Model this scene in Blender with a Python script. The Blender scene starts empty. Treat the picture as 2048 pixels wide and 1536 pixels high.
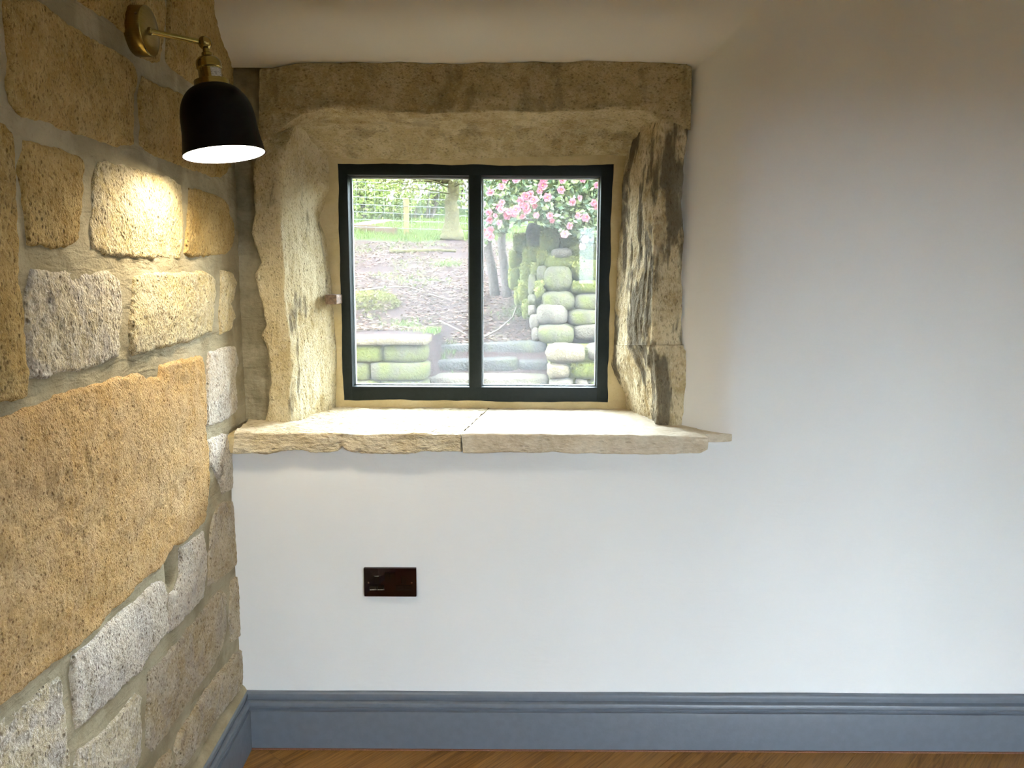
import bpy, math, random
import numpy as np
from mathutils import Vector, Matrix

random.seed(7)
RNG = np.random.default_rng(11)
SC = bpy.context.scene
COL = SC.collection

# ------------------------------------------------------------------ camera
F = 1500.0                      # focal length in pixels of the 2048 x 1536 frame
PITCH = math.radians(7.82)
ROLL = math.radians(0.29)
CAM = np.array([0.0, 0.0, 1.328])
_f = np.array([0, math.cos(PITCH), -math.sin(PITCH)])
_u = np.array([0, math.sin(PITCH), math.cos(PITCH)])
_r = np.array([1.0, 0, 0])
RGT = _r * math.cos(ROLL) + _u * math.sin(ROLL)
UPV = _u * math.cos(ROLL) - _r * math.sin(ROLL)
cam_data = bpy.data.cameras.new('camera')
cam_data.sensor_fit = 'HORIZONTAL'
cam_data.sensor_width = 36.0
cam_data.lens = F / 2048 * 36.0
cam_data.clip_start = 0.02
cam_data.clip_end = 300
cam = bpy.data.objects.new('camera', cam_data)
COL.objects.link(cam)
cam.matrix_world = Matrix(((RGT[0], UPV[0], -_f[0], CAM[0]), (RGT[1], UPV[1], -_f[1], CAM[1]),
                           (RGT[2], UPV[2], -_f[2], CAM[2]), (0, 0, 0, 1)))
SC.camera = cam

# ------------------------------------------------------------------ light and exposure
SKY = 46.0
LAMP_W = 4.0
world = bpy.data.worlds.new('world')
SC.world = world
world.use_nodes = True
_bg = world.node_tree.nodes['Background']
_bg.inputs['Color'].default_value = (0.77, 0.885, 1.0, 1)
_bg.inputs['Strength'].default_value = SKY
SC.view_settings.view_transform = 'Standard'
SC.view_settings.look = 'None'
SC.view_settings.gamma = 1.0
SC.view_settings.use_curve_mapping = False
SC.view_settings.exposure = 0.13
SC.cycles.use_denoising = True
SC.cycles.max_bounces = 8
SC.cycles.diffuse_bounces = 5
SC.cycles.transparent_max_bounces = 16
SC.cycles.sample_clamp_indirect = 12.0
SC.cycles.caustics_reflective = False
SC.cycles.caustics_refractive = False


# room dimensions
XR, YB, ZC = 2.75, -1.6, 2.38      # right wall, rear wall, ceiling
YW = 2.0                            # plaster face of the window wall
FILL_DOOR = (1.25, 2.40, 0.06, 1.74)      # glazed doors added in the rear wall for fill light: x0, x1, z0, z1

# ------------------------------------------------------------------ pixel -> world helpers (used once, while laying out)
def ray(px, py):
    return _f + RGT * ((px - 1024) / F) + UPV * ((768 - py) / F)


def at(px, py, Y):
    d = ray(px, py)
    return CAM + d * (Y / d[1])


_vp = ray(960, 562)
WD = np.array([_vp[0], _vp[1], 0.0])
WD /= np.linalg.norm(WD)            # direction of the left wall, away from the camera
WN = np.array([WD[1], -WD[0], 0.0])  # its normal, into the room
WO = at(470, 1150, YW)
WO[2] = 0.0                         # corner of the stone faces with the window wall


def on_left(px, py):
    """(u, z) on the stone face of the left wall"""
    d = ray(px, py)
    t = np.dot(WO - CAM, WN) / np.dot(d, WN)
    p = CAM + d * t
    return float(np.dot(p - WO, WD)), float(p[2])


# ------------------------------------------------------------------ numpy noise
_perm = np.random.default_rng(3).permutation(256)
_perm = np.concatenate([_perm, _perm, _perm])
_g3 = np.random.default_rng(5).normal(size=(256, 3))
_g3 /= np.linalg.norm(_g3, axis=1)[:, None]


def perlin(p):
    p = np.asarray(p, float)
    i = np.floor(p).astype(int)
    f = p - i
    i &= 255
    w = f * f * f * (f * (f * 6 - 15) + 10)
    out = 0
    for dx in (0, 1):
        for dy in (0, 1):
            for dz in (0, 1):
                h = _perm[_perm[_perm[(i[..., 0] + dx) & 255] + ((i[..., 1] + dy) & 255)] + ((i[..., 2] + dz) & 255)]
                g = _g3[h]
                dot = g[..., 0] * (f[..., 0] - dx) + g[..., 1] * (f[..., 1] - dy) + g[..., 2] * (f[..., 2] - dz)
                wx = w[..., 0] if dx else 1 - w[..., 0]
                wy = w[..., 1] if dy else 1 - w[..., 1]
                wz = w[..., 2] if dz else 1 - w[..., 2]
                out = out + dot * wx * wy * wz
    return out


def fbm(p, octaves=3, gain=0.5):
    p = np.asarray(p, float)
    a, s, tot = 1.0, 1.0, 0
    for k in range(octaves):
        tot = tot + a * perlin(p * s + 17.3 * k)
        a *= gain
        s *= 2.03
    return tot


def sstep(a, b, x):
    t = np.clip((x - a) / (b - a), 0, 1)
    return t * t * (3 - 2 * t)


# ------------------------------------------------------------------ object helpers
def link(name, me, mat=None, parent=None):
    o = bpy.data.objects.new(name, me)
    COL.objects.link(o)
    if mat is not None and me is not None and len(me.materials) == 0:
        for m in (mat if isinstance(mat, (list, tuple)) else [mat]):
            me.materials.append(m)
    if parent is not None:
        o.parent = parent
    return o


def mesh(name, verts, faces, smooth=True, auto=None):
    me = bpy.data.meshes.new(name)
    if isinstance(faces, np.ndarray):
        v = np.ascontiguousarray(verts, np.float32)
        n = faces.shape[1]
        me.vertices.add(len(v))
        me.vertices.foreach_set('co', v.ravel())
        me.loops.add(faces.size)
        me.loops.foreach_set('vertex_index', np.ascontiguousarray(faces, np.int32).ravel())
        me.polygons.add(len(faces))
        me.polygons.foreach_set('loop_start', np.arange(0, faces.size, n, dtype=np.int32))
        me.update(calc_edges=True)
        me.validate()
    else:
        me.from_pydata([tuple(map(float, q)) for q in verts], [], faces)
        me.update()
    if smooth:
        me.polygons.foreach_set('use_smooth', np.ones(len(me.polygons), bool))
        if auto:
            me.set_sharp_from_angle(angle=math.radians(auto))
    return me


def vcol(me, cols):
    a = me.color_attributes.new('Col', 'FLOAT_COLOR', 'POINT')
    c = np.ones((len(me.vertices), 4), np.float32)
    c[:, :3] = cols
    a.data.foreach_set('color', c.ravel())


def grid_quads(nu, nv, keep=None, flip=False):
    i, j = np.meshgrid(np.arange(nu - 1), np.arange(nv - 1), indexing='ij')
    a = (i * nv + j).ravel()
    q = np.stack([a, a + nv, a + nv + 1, a + 1], 1)
    if flip:
        q = q[:, ::-1]
    if keep is not None:
        q = q[keep.ravel()[q].any(1)]
    return q


def compress(v, q):
    used = np.unique(q)
    m = np.full(len(v), -1)
    m[used] = np.arange(len(used))
    return v[used], m[q]


class MB:
    """collects shapes into one mesh"""

    def __init__(self):
        self.v, self.f, self.m = [], [], []

    def add(self, verts, faces, mi=0):
        b = len(self.v)
        self.v += [tuple(map(float, p)) for p in verts]
        self.f += [tuple(b + i for i in f) for f in faces]
        self.m += [mi] * len(faces)

    def box(self, lo, hi, mi=0, bev=0.0):
        x0, y0, z0 = lo
        x1, y1, z1 = hi
        if bev <= 0:
            v = [(x, y, z) for x in (x0, x1) for y in (y0, y1) for z in (z0, z1)]
            f = [(0, 1, 3, 2), (4, 6, 7, 5), (0, 4, 5, 1), (2, 3, 7, 6), (0, 2, 6, 4), (1, 5, 7, 3)]
            self.add(v, f, mi)
            return
        import bmesh
        bm = bmesh.new()
        bmesh.ops.create_cube(bm, size=1)
        for q in bm.verts:
            q.co = Vector(((x0 + x1) / 2 + q.co.x * (x1 - x0), (y0 + y1) / 2 + q.co.y * (y1 - y0), (z0 + z1) / 2 + q.co.z * (z1 - z0)))
        bmesh.ops.bevel(bm, geom=bm.edges[:], offset=bev, segments=2, profile=0.6, affect='EDGES')
        bm.verts.ensure_lookup_table()
        self.add([q.co[:] for q in bm.verts], [[q.index for q in f.verts] for f in bm.faces], mi)
        bm.free()

    def lathe(self, prof, n=40, M=None, mi=0, closed=False):
        """prof: (r, z) pairs; M: 4x4 placing the z axis"""
        v, f = [], []
        for r, z in prof:
            for k in range(n):
                a = 2 * math.pi * k / n
                p = Vector((max(r, 1e-5) * math.cos(a), max(r, 1e-5) * math.sin(a), z))
                v.append((M @ p) if M is not None else p)
        for s in range(len(prof) - 1):
            for k in range(n):
                f.append((s * n + k, s * n + (k + 1) % n, (s + 1) * n + (k + 1) % n, (s + 1) * n + k))
        self.add(v, f, mi)

    def tube(self, pts, rad, n=8, mi=0):
        pts = [Vector(p) for p in pts]
        v, f = [], []
        up = Vector((0.13, 0.21, 0.97))
        for i, p in enumerate(pts):
            t = (pts[min(i + 1, len(pts) - 1)] - pts[max(i - 1, 0)]).normalized()
            a = t.cross(up)
            if a.length < 1e-4:
                a = t.cross(Vector((1, 0, 0)))
            a.normalize()
            b = t.cross(a)
            r = rad[i] if isinstance(rad, (list, tuple)) else rad
            for k in range(n):
                an = 2 * math.pi * k / n
                v.append(p + a * math.cos(an) * r + b * math.sin(an) * r)
        for s in range(len(pts) - 1):
            for k in range(n):
                f.append((s * n + k, (s + 1) * n + k, (s + 1) * n + (k + 1) % n, s * n + (k + 1) % n))
        f.append(tuple(range(n)))
        f.append(tuple(range((len(pts) - 1) * n, len(pts) * n))[::-1])
        self.add(v, f, mi)

    def build(self, name, mat, parent=None, smooth=True, auto=35):
        me = mesh(name, self.v, self.f, smooth, auto)
        for m in (mat if isinstance(mat, (list, tuple)) else [mat]):
            me.materials.append(m)
        if any(self.m):
            me.polygons.foreach_set('material_index', np.array(self.m, np.int32))
        return link(name, me, None, parent)


def empty(name, loc=(0, 0, 0), parent=None):
    o = bpy.data.objects.new(name, None)
    o.empty_display_size = 0.05
    o.location = loc
    COL.objects.link(o)
    if parent:
        o.parent = parent
    return o


def tag(o, label=None, cat=None, group=None, kind=None):
    for k, v in (('label', label), ('category', cat), ('group', group), ('kind', kind)):
        if v:
            o[k] = v
    return o


# ------------------------------------------------------------------ materials
def srgb(r, g, b):
    c = np.array([r, g, b]) / 255.0
    return tuple(np.where(c <= 0.04045, c / 12.92, ((c + 0.055) / 1.055) ** 2.4))


class NT:
    def __init__(self, name):
        self.m = bpy.data.materials.new(name)
        self.m.use_nodes = True
        self.t = self.m.node_tree
        self.b = self.t.nodes['Principled BSDF']
        self.out = self.t.nodes['Material Output']
        self.tc = self.n('ShaderNodeTexCoord')

    def n(self, typ, **kw):
        nd = self.t.nodes.new(typ)
        for k, v in kw.items():
            if hasattr(nd, k):
                setattr(nd, k, v)
        return nd

    def l(self, a, b):
        self.t.links.new(a, b)

    def coord(self, scale=(1, 1, 1), rot=(0, 0, 0), loc=(0, 0, 0)):
        mp = self.n('ShaderNodeMapping')
        mp.inputs['Scale'].default_value = scale
        mp.inputs['Rotation'].default_value = rot
        mp.inputs['Location'].default_value = loc
        self.l(self.tc.outputs['Object'], mp.inputs['Vector'])
        return mp.outputs['Vector']

    def noise(self, vec, scale, detail=3, rough=0.55, dist=0.0):
        nd = self.n('ShaderNodeTexNoise')
        nd.inputs['Scale'].default_value = scale
        nd.inputs['Detail'].default_value = detail
        nd.inputs['Roughness'].default_value = rough
        nd.inputs['Distortion'].default_value = dist
        self.l(vec, nd.inputs['Vector'])
        return nd.outputs['Fac']

    def vor(self, vec, scale, feature='F1'):
        nd = self.n('ShaderNodeTexVoronoi')
        nd.feature = feature
        nd.inputs['Scale'].default_value = scale
        self.l(vec, nd.inputs['Vector'])
        return nd.outputs['Distance']

    def ramp(self, fac, lo, hi, a=0.0, b=1.0):
        nd = self.n('ShaderNodeMapRange')
        nd.interpolation_type = 'SMOOTHSTEP'
        nd.inputs['From Min'].default_value = lo
        nd.inputs['From Max'].default_value = hi
        nd.inputs['To Min'].default_value = a
        nd.inputs['To Max'].default_value = b
        self.l(fac, nd.inputs['Value'])
        return nd.outputs['Result']

    def mix(self, fac, a, b, blend='MIX'):
        nd = self.n('ShaderNodeMix')
        nd.data_type = 'RGBA'
        nd.blend_type = blend
        for inp, v in ((nd.inputs[0], fac), (nd.inputs[6], a), (nd.inputs[7], b)):
            if hasattr(v, 'links') or hasattr(v, 'is_linked'):
                self.l(v, inp)
            elif isinstance(v, (int, float)):
                inp.default_value = v
            else:
                inp.default_value = (*v[:3], 1)
        return nd.outputs[2]

    def math(self, op, a, b=None, clamp=False):
        nd = self.n('ShaderNodeMath')
        nd.operation = op
        nd.use_clamp = clamp
        for inp, v in ((nd.inputs[0], a), (nd.inputs[1], b)):
            if v is None:
                continue
            if hasattr(v, 'is_linked'):
                self.l(v, inp)
            else:
                inp.default_value = v
        return nd.outputs[0]

    def bump(self, h, dist, strength=1.0, normal=None):
        nd = self.n('ShaderNodeBump')
        nd.inputs['Distance'].default_value = dist
        nd.inputs['Strength'].default_value = strength
        self.l(h, nd.inputs['Height'])
        if normal is not None:
            self.l(normal, nd.inputs['Normal'])
        return nd.outputs['Normal']

    def set(self, **kw):
        for k, v in kw.items():
            inp = self.b.inputs[k.replace('_', ' ')]
            if hasattr(v, 'is_linked'):
                self.l(v, inp)
            elif isinstance(v, (tuple, list)):
                inp.default_value = (*v[:3], 1) if len(inp.default_value) == 4 else v
            else:
                inp.default_value = v
        return self


def stone_mat(name, c1, c2, dark, light, pit=0.7, pit_scale=120, speck=0.0, grey=0.0, bump=1.0, patch=4.0, stain=0.0, stain_at=0.55, stretch=(1.0, 1.0, 0.72), hi=0.3):
    """gritty sandstone: two tones in patches, dark pits, pale grains, optional grey weathering and soot"""
    t = NT(name)
    w = t.coord()
    ws = t.coord(stretch, (0.35, 0, 0))
    big = t.noise(w, patch, 4, 0.6, 0.3)
    col = t.mix(t.ramp(big, 0.36, 0.64), c1, c2)
    mid = t.noise(w, 23, 4, 0.65, 0.5)
    if grey:
        g = t.math('MULTIPLY', t.ramp(t.noise(w, 11, 4, 0.65, 0.6), 0.46, 0.62), grey)
        col = t.mix(g, col, (0.30, 0.275, 0.28))
    col = t.mix(t.ramp(mid, 0.35, 0.7, 0, 0.35), col, light)
    gr = t.noise(ws, pit_scale * 1.9, 2, 0.6)
    col = t.mix(t.ramp(gr, 0.5, 0.72, 0, hi + speck), col, light)
    pt = t.noise(ws, pit_scale * 1.5, 3, 0.6, 0.0)
    dots = t.math('MULTIPLY', t.ramp(t.vor(ws, pit_scale * 0.95), 0.34, 0.10), t.ramp(t.noise(w, pit_scale * 0.3, 2, 0.5), 0.42, 0.60))
    pm = t.math('MAXIMUM', t.ramp(pt, 0.47, 0.34, 0, pit * 0.75), t.math('MULTIPLY', dots, pit))
    col = t.mix(pm, col, dark)
    if stain:
        sf = t.noise(t.coord((2.2, 2.2, 0.7)), 5.5, 4, 0.6, 0.4)
        col = t.mix(t.ramp(sf, stain_at, stain_at + 0.09, 0, stain), col, (0.085, 0.07, 0.048))
    h = t.math('ADD', t.math('SUBTRACT', pt, t.math('MULTIPLY', dots, 0.6)), t.math('MULTIPLY', gr, 0.4))
    h = t.math('ADD', h, t.math('MULTIPLY', mid, 0.8))
    t.set(Base_Color=col, Roughness=0.92, Specular_IOR_Level=0.25, Normal=t.bump(h, 0.007 * bump))
    return t.m


LIGHT = (0.70, 0.60, 0.42)
M = {}
M['ochre'] = stone_mat('sandstone_ochre', (0.31, 0.195, 0.056), (0.41, 0.272, 0.095), (0.12, 0.065, 0.018), (0.62, 0.48, 0.25), pit=0.75)
M['cream'] = stone_mat('sandstone_cream', (0.50, 0.385, 0.18), (0.56, 0.45, 0.245), (0.14, 0.095, 0.04), (0.80, 0.72, 0.54), pit=0.8, speck=0.25, grey=0.25)
M['grey'] = stone_mat('sandstone_speckled', (0.44, 0.36, 0.22), (0.52, 0.44, 0.30), (0.15, 0.115, 0.075), (0.84, 0.79, 0.70), pit=0.8, pit_scale=105, speck=0.35, grey=0.6)
M['pale'] = stone_mat('sandstone_pale', (0.50, 0.42, 0.30), (0.60, 0.52, 0.41), (0.17, 0.12, 0.075), (0.86, 0.82, 0.74), pit=0.78, speck=0.4, grey=0.35)
M['orange'] = stone_mat('sandstone_orange', (0.50, 0.30, 0.10), (0.55, 0.365, 0.16), (0.18, 0.085, 0.022), (0.72, 0.53, 0.30), pit=0.7, pit_scale=150, speck=0.1, grey=0.12, patch=2.6)
M['brown'] = stone_mat('sandstone_brown', (0.34, 0.255, 0.135), (0.46, 0.37, 0.24), (0.12, 0.08, 0.04), (0.72, 0.64, 0.50), pit=0.75, speck=0.2, grey=0.4)
M['surround'] = stone_mat('weathered_sandstone', (0.44, 0.34, 0.165), (0.58, 0.49, 0.30), (0.13, 0.09, 0.04), (0.74, 0.66, 0.47), pit=0.5, pit_scale=120, stain=0.7, stain_at=0.575, stretch=(1, 1, 0.7))
M['sooty'] = stone_mat('sooty_sandstone', (0.36, 0.265, 0.125), (0.60, 0.50, 0.31), (0.12, 0.08, 0.035), (0.80, 0.72, 0.53), pit=0.6, pit_scale=110, stain=0.85, stain_at=0.465, stretch=(1, 1, 0.5), patch=9)
M['lintel'] = stone_mat('lintel_sandstone', (0.33, 0.24, 0.10), (0.46, 0.365, 0.19), (0.13, 0.09, 0.04), (0.72, 0.63, 0.45), pit=0.5, pit_scale=120, stain=0.3, stretch=(0.7, 1, 1))
M['sill_old'] = stone_mat('sill_sandstone', (0.54, 0.44, 0.27), (0.66, 0.57, 0.40), (0.20, 0.14, 0.07), (0.84, 0.77, 0.62), pit=0.45, pit_scale=90, stretch=(0.4, 1, 1))
M['sill_smooth'] = stone_mat('sill_sandstone_smooth', (0.52, 0.43, 0.30), (0.65, 0.56, 0.42), (0.24, 0.18, 0.12), (0.84, 0.78, 0.66), pit=0.25, pit_scale=90, bump=0.4, stretch=(0.4, 1, 1))


def mortar_mat(name, c1, c2, bump=1.0):
    t = NT(name)
    w = t.coord()
    n = t.noise(w, 9, 5, 0.6, 0.4)
    fine = t.noise(w, 160, 3, 0.6)
    st = t.noise(t.coord((1, 1, 4)), 14, 3, 0.5, 0.6)
    col = t.mix(t.ramp(n, 0.35, 0.65), c1, c2)
    col = t.mix(t.ramp(fine, 0.56, 0.7, 0, 0.25), col, tuple(0.7 * x for x in c1))
    h = t.math('ADD', t.math('MULTIPLY', fine, 0.3), t.math('MULTIPLY', st, 1.0))
    t.set(Base_Color=col, Roughness=0.9, Specular_IOR_Level=0.2, Normal=t.bump(h, 0.006 * bump))
    return t.m


M['mortar'] = mortar_mat('lime_mortar_grey', (0.26, 0.215, 0.13), (0.385, 0.33, 0.22))
M['mortar_dark'] = mortar_mat('lime_mortar_dark', (0.20, 0.17, 0.105), (0.32, 0.28, 0.19))
M['mortar_tan'] = mortar_mat('lime_mortar_tan', (0.44, 0.35, 0.18), (0.52, 0.42, 0.24), 0.5)


def plaster():
    t = NT('white_wall_paint')
    w = t.coord()
    n = t.noise(w, 3.0, 3, 0.5)
    n2 = t.noise(t.coord((1, 1, 3)), 14, 3, 0.5, 0.3)
    fine = t.noise(w, 220, 2, 0.5)
    col = t.mix(t.ramp(n, 0.3, 0.7), (0.785, 0.785, 0.78), (0.81, 0.81, 0.805))
    h = t.math('ADD', n2, t.math('MULTIPLY', fine, 0.06))
    t.set(Base_Color=col, Roughness=0.6, Specular_IOR_Level=0.25, Normal=t.bump(h, 0.0008))
    return t.m


M['plaster'] = plaster()


def plain(name, col, rough=0.5, metallic=0.0, spec=0.5, bump=0.0, bscale=60, var=0.0):
    t = NT(name)
    w = t.coord()
    n = t.noise(w, bscale, 3, 0.55)
    c = t.mix(t.ramp(n, 0.3, 0.7, 0, 1), tuple(x * (1 - var) for x in col), tuple(min(1, x * (1 + var)) for x in col))
    t.set(Base_Color=c, Roughness=rough, Metallic=metallic, Specular_IOR_Level=spec)
    if bump:
        t.set(Normal=t.bump(n, bump))
    return t.m


M['skirting'] = plain('grey_blue_satin_paint', (0.128, 0.148, 0.178), 0.38, bump=0.0008, bscale=40, var=0.05)
M['frame'] = plain('black_green_frame_paint', (0.008, 0.012, 0.011), 0.5, spec=0.2, bump=0.0006, bscale=70, var=0.15)
M['bead'] = plain('silver_spacer', (0.72, 0.75, 0.78), 0.35, metallic=0.6, var=0.03)
M['iron'] = plain('old_iron', (0.16, 0.10, 0.06), 0.7, bump=0.004, bscale=150, var=0.4)
M['white_paint'] = plain('white_frame_paint', (0.75, 0.75, 0.73), 0.4, var=0.02)
M['shade_black'] = plain('black_shade_enamel', (0.0025, 0.0025, 0.0025), 0.45, spec=0.12, var=0.1)
M['shade_white'] = plain('white_shade_enamel', (0.90, 0.89, 0.85), 0.45, var=0.01)
M['socket'] = plain('black_nickel', (0.009, 0.0022, 0.002), 0.08, metallic=0.0, spec=0.45, var=0.05)
M['socket_insert'] = plain('black_plastic', (0.003, 0.003, 0.003), 0.15, var=0.1)
M['chrome'] = plain('polished_screw', (0.35, 0.32, 0.30), 0.15, metallic=1.0, var=0.03)
M['reflection_grey'] = plain('pale_grey_panel', (0.30, 0.33, 0.33), 0.9, var=0.1)
M['cork'] = plain('red_brown_cork', (0.20, 0.085, 0.05), 0.8, bump=0.001, bscale=300, var=0.2)


def brass(name, aniso):
    t = NT(name)
    w = t.coord()
    n = t.noise(t.coord((1, 1, 30)), 30, 2, 0.5)
    col = t.mix(t.ramp(n, 0.3, 0.7), (0.30, 0.225, 0.070), (0.36, 0.28, 0.095))
    t.set(Base_Color=col, Metallic=1.0, Roughness=0.20)
    if aniso:
        t.set(Anisotropic=0.85, Roughness=0.24)
        tg = t.n('ShaderNodeTangent')
        tg.direction_type = 'RADIAL'
        tg.axis = 'X'
        t.l(tg.outputs[0], t.b.inputs['Tangent'])
    return t.m


M['brass'] = brass('antique_brass', False)
M['brass_disc'] = brass('spun_antique_brass', True)


def bulb_mat():
    t = NT('lit_frosted_bulb')
    t.set(Base_Color=(0.9, 0.88, 0.8), Emission_Color=(1.0, 0.89, 0.68), Emission_Strength=340.0)
    return t.m


M['bulb'] = bulb_mat()


def label_mat():
    t = NT('printed_paper_label')
    w = t.coord((60, 60, 900))
    n = t.noise(w, 3, 2, 0.5)
    t.set(Base_Color=t.mix(t.ramp(n, 0.52, 0.6), (0.62, 0.60, 0.55), (0.08, 0.07, 0.06)), Roughness=0.7)
    return t.m


M['label'] = label_mat()


def wood():
    t = NT('oiled_oak')
    w = t.n('ShaderNodeAttribute')
    w.attribute_name = 'along'
    mp = t.n('ShaderNodeMapping')
    mp.inputs['Scale'].default_value = (1.6, 26, 1)
    t.l(w.outputs['Vector'], mp.inputs['Vector'])
    v = mp.outputs['Vector']
    n = t.noise(v, 2.2, 5, 0.65, 1.4)
    fine = t.noise(v, 9, 3, 0.6, 0.4)
    inf = t.n('ShaderNodeObjectInfo')
    col = t.mix(t.ramp(n, 0.32, 0.66), (0.145, 0.060, 0.010), (0.31, 0.148, 0.032))
    col = t.mix(t.ramp(fine, 0.5, 0.72, 0, 0.55), col, (0.085, 0.032, 0.006))
    col = t.mix(t.math('MULTIPLY', inf.outputs['Random'], 0.35), col, (0.36, 0.19, 0.055))
    t.set(Base_Color=col, Roughness=0.42, Specular_IOR_Level=0.4, Normal=t.bump(fine, 0.0012))
    return t.m


M['wood'] = wood()


def glass():
    """clear pane: lets light straight through, reflects by Fresnel, with a faint white veil added to wash out the view"""
    t = NT('window_glass')
    t.t.nodes.remove(t.b)
    tr = t.n('ShaderNodeBsdfTransparent')
    tr.inputs['Color'].default_value = (0.97, 0.985, 0.98, 1)
    gl = t.n('ShaderNodeBsdfGlossy')
    gl.inputs['Roughness'].default_value = 0.0
    fr = t.n('ShaderNodeFresnel')
    geo = t.n('ShaderNodeNewGeometry')
    t.l(t.ramp(geo.outputs['Backfacing'], 0.0, 1.0, 1.8, 1 / 1.8), fr.inputs['IOR'])
    m1 = t.n('ShaderNodeMixShader')
    t.l(fr.outputs[0], m1.inputs[0])
    t.l(tr.outputs[0], m1.inputs[1])
    t.l(gl.outputs[0], m1.inputs[2])
    du = t.n('ShaderNodeBsdfTranslucent')
    du.inputs['Color'].default_value = (0.95, 0.97, 1.0, 1)
    m2 = t.n('ShaderNodeMixShader')
    m2.inputs[0].default_value = 0.014  # share of painted haze that lifts the darks behind the pane
    t.l(m1.outputs[0], m2.inputs[1])
    t.l(du.outputs[0], m2.inputs[2])
    t.l(m2.outputs[0], t.out.inputs['Surface'])
    return t.m


M['glass'] = glass()


def ext_stone(name, c1, c2, moss):
    c1, c2 = [tuple(0.31 * x for x in c) for c in (c1, c2)]
    t = NT(name)
    w = t.coord()
    n = t.noise(w, 7, 5, 0.65, 0.4)
    f = t.noise(w, 45, 4, 0.6)
    col = t.mix(t.ramp(n, 0.35, 0.65), c1, c2)
    col = t.mix(t.ramp(f, 0.48, 0.65, 0, 0.5), col, tuple(min(1, 1.7 * x) for x in c2))
    mo = t.noise(w, 4.0, 5, 0.7, 0.6)
    col = t.mix(t.ramp(mo, 0.62 - 0.34 * moss, 0.74 - 0.34 * moss, 0, min(1, 0.25 + moss)), col, t.mix(t.ramp(f, 0.4, 0.6), (0.034, 0.038, 0.005), (0.069, 0.075, 0.012)))
    t.set(Base_Color=col, Roughness=0.95, Specular_IOR_Level=0.1, Normal=t.bump(f, 0.03))
    return t.m


M['x_bare'] = ext_stone('garden_stone_bare', (0.12, 0.098, 0.068), (0.20, 0.17, 0.12), 0.15)
M['x_yellow'] = ext_stone('garden_stone_yellow', (0.19, 0.145, 0.075), (0.28, 0.225, 0.13), 0.0)
M['x_moss'] = ext_stone('garden_stone_mossy', (0.10, 0.088, 0.06), (0.17, 0.15, 0.10), 0.55)
M['x_green'] = ext_stone('garden_stone_very_mossy', (0.09, 0.085, 0.05), (0.14, 0.13, 0.08), 1.0)
M['x_step'] = ext_stone('garden_step_stone', (0.065, 0.062, 0.057), (0.105, 0.097, 0.085), 0.2)


def ground_mat(name, c1, c2, c3, s=3.0, amt=0.6, amb=0.20):
    c1, c2, c3 = [tuple(amb * x for x in c) for c in (c1, c2, c3)]
    t = NT(name)
    w = t.coord()
    n = t.noise(w, s, 6, 0.7, 0.5)
    f = t.noise(w, 40, 4, 0.7)
    col = t.mix(t.ramp(n, 0.4, 0.6), c1, c2)
    col = t.mix(t.ramp(f, 0.5, 0.62, 0, amt), col, c3)
    t.set(Base_Color=col, Roughness=1.0, Specular_IOR_Level=0.05, Normal=t.bump(f, 0.03))
    return t.m


M['soil'] = ground_mat('leafy_soil', (0.105, 0.065, 0.056), (0.15, 0.098, 0.084), (0.19, 0.125, 0.11))
M['lawn'] = ground_mat('rough_lawn', (0.085, 0.16, 0.022), (0.13, 0.20, 0.035), (0.17, 0.21, 0.06), 1.2, amb=0.19)
M['paving'] = ground_mat('terrace_paving', (0.06, 0.075, 0.03), (0.075, 0.09, 0.04), (0.055, 0.06, 0.035), 0.8)


def leaf_mat(name, rough=0.5, trans=0.35, spec=0.08):
    t = NT(name)
    a = t.n('ShaderNodeVertexColor')
    a.layer_name = 'Col'
    w = t.coord()
    c = t.mix(t.ramp(t.noise(w, 30, 2), 0.3, 0.7, 0, 0.25), a.outputs['Color'], (0.2, 0.2, 0.1))
    t.set(Base_Color=c, Roughness=rough, Specular_IOR_Level=spec)
    tl = t.n('ShaderNodeBsdfTranslucent')
    t.l(c, tl.inputs['Color'])
    mx = t.n('ShaderNodeMixShader')
    mx.inputs[0].default_value = trans
    t.l(t.b.outputs[0], mx.inputs[1])
    t.l(tl.outputs[0], mx.inputs[2])
    t.l(mx.outputs[0], t.out.inputs['Surface'])
    return t.m


M['leaf'] = leaf_mat('broad_leaf', 0.32, 0.25, 0.35)
M['soft_leaf'] = leaf_mat('soft_leaf', 0.6, 0.5)
M['litter'] = leaf_mat('dead_leaf', 0.8, 0.1)
M['grass'] = leaf_mat('grass_blade', 0.6, 0.35)
M['petal'] = leaf_mat('petal', 0.6, 0.4)
M['bark'] = plain('grey_brown_bark', (0.0360, 0.0292, 0.0232), 0.95, spec=0.1, bump=0.02, bscale=35, var=0.4)
M['bark_moss'] = plain('mossy_bark', (0.0347, 0.0303, 0.0116), 0.95, spec=0.1, bump=0.02, bscale=25, var=0.45)
M['timber'] = plain('new_fence_timber', (0.080, 0.060, 0.026), 0.9, spec=0.05, bump=0.004, bscale=40, var=0.2)
M['old_timber'] = plain('weathered_plank', (0.036, 0.023, 0.012), 0.95, spec=0.05, bump=0.004, bscale=30, var=0.25)
M['wire'] = plain('galvanised_wire', (0.0915, 0.1013, 0.1013), 0.5, spec=0.1, metallic=0.3, var=0.05)
M['twig'] = plain('dry_twig', (0.0824, 0.0688, 0.0527), 0.9, spec=0.1, bump=0.003, bscale=90, var=0.2)

# ================================================================== THE ROOM SHELL
X0 = WO[0] - 0.30


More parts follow.
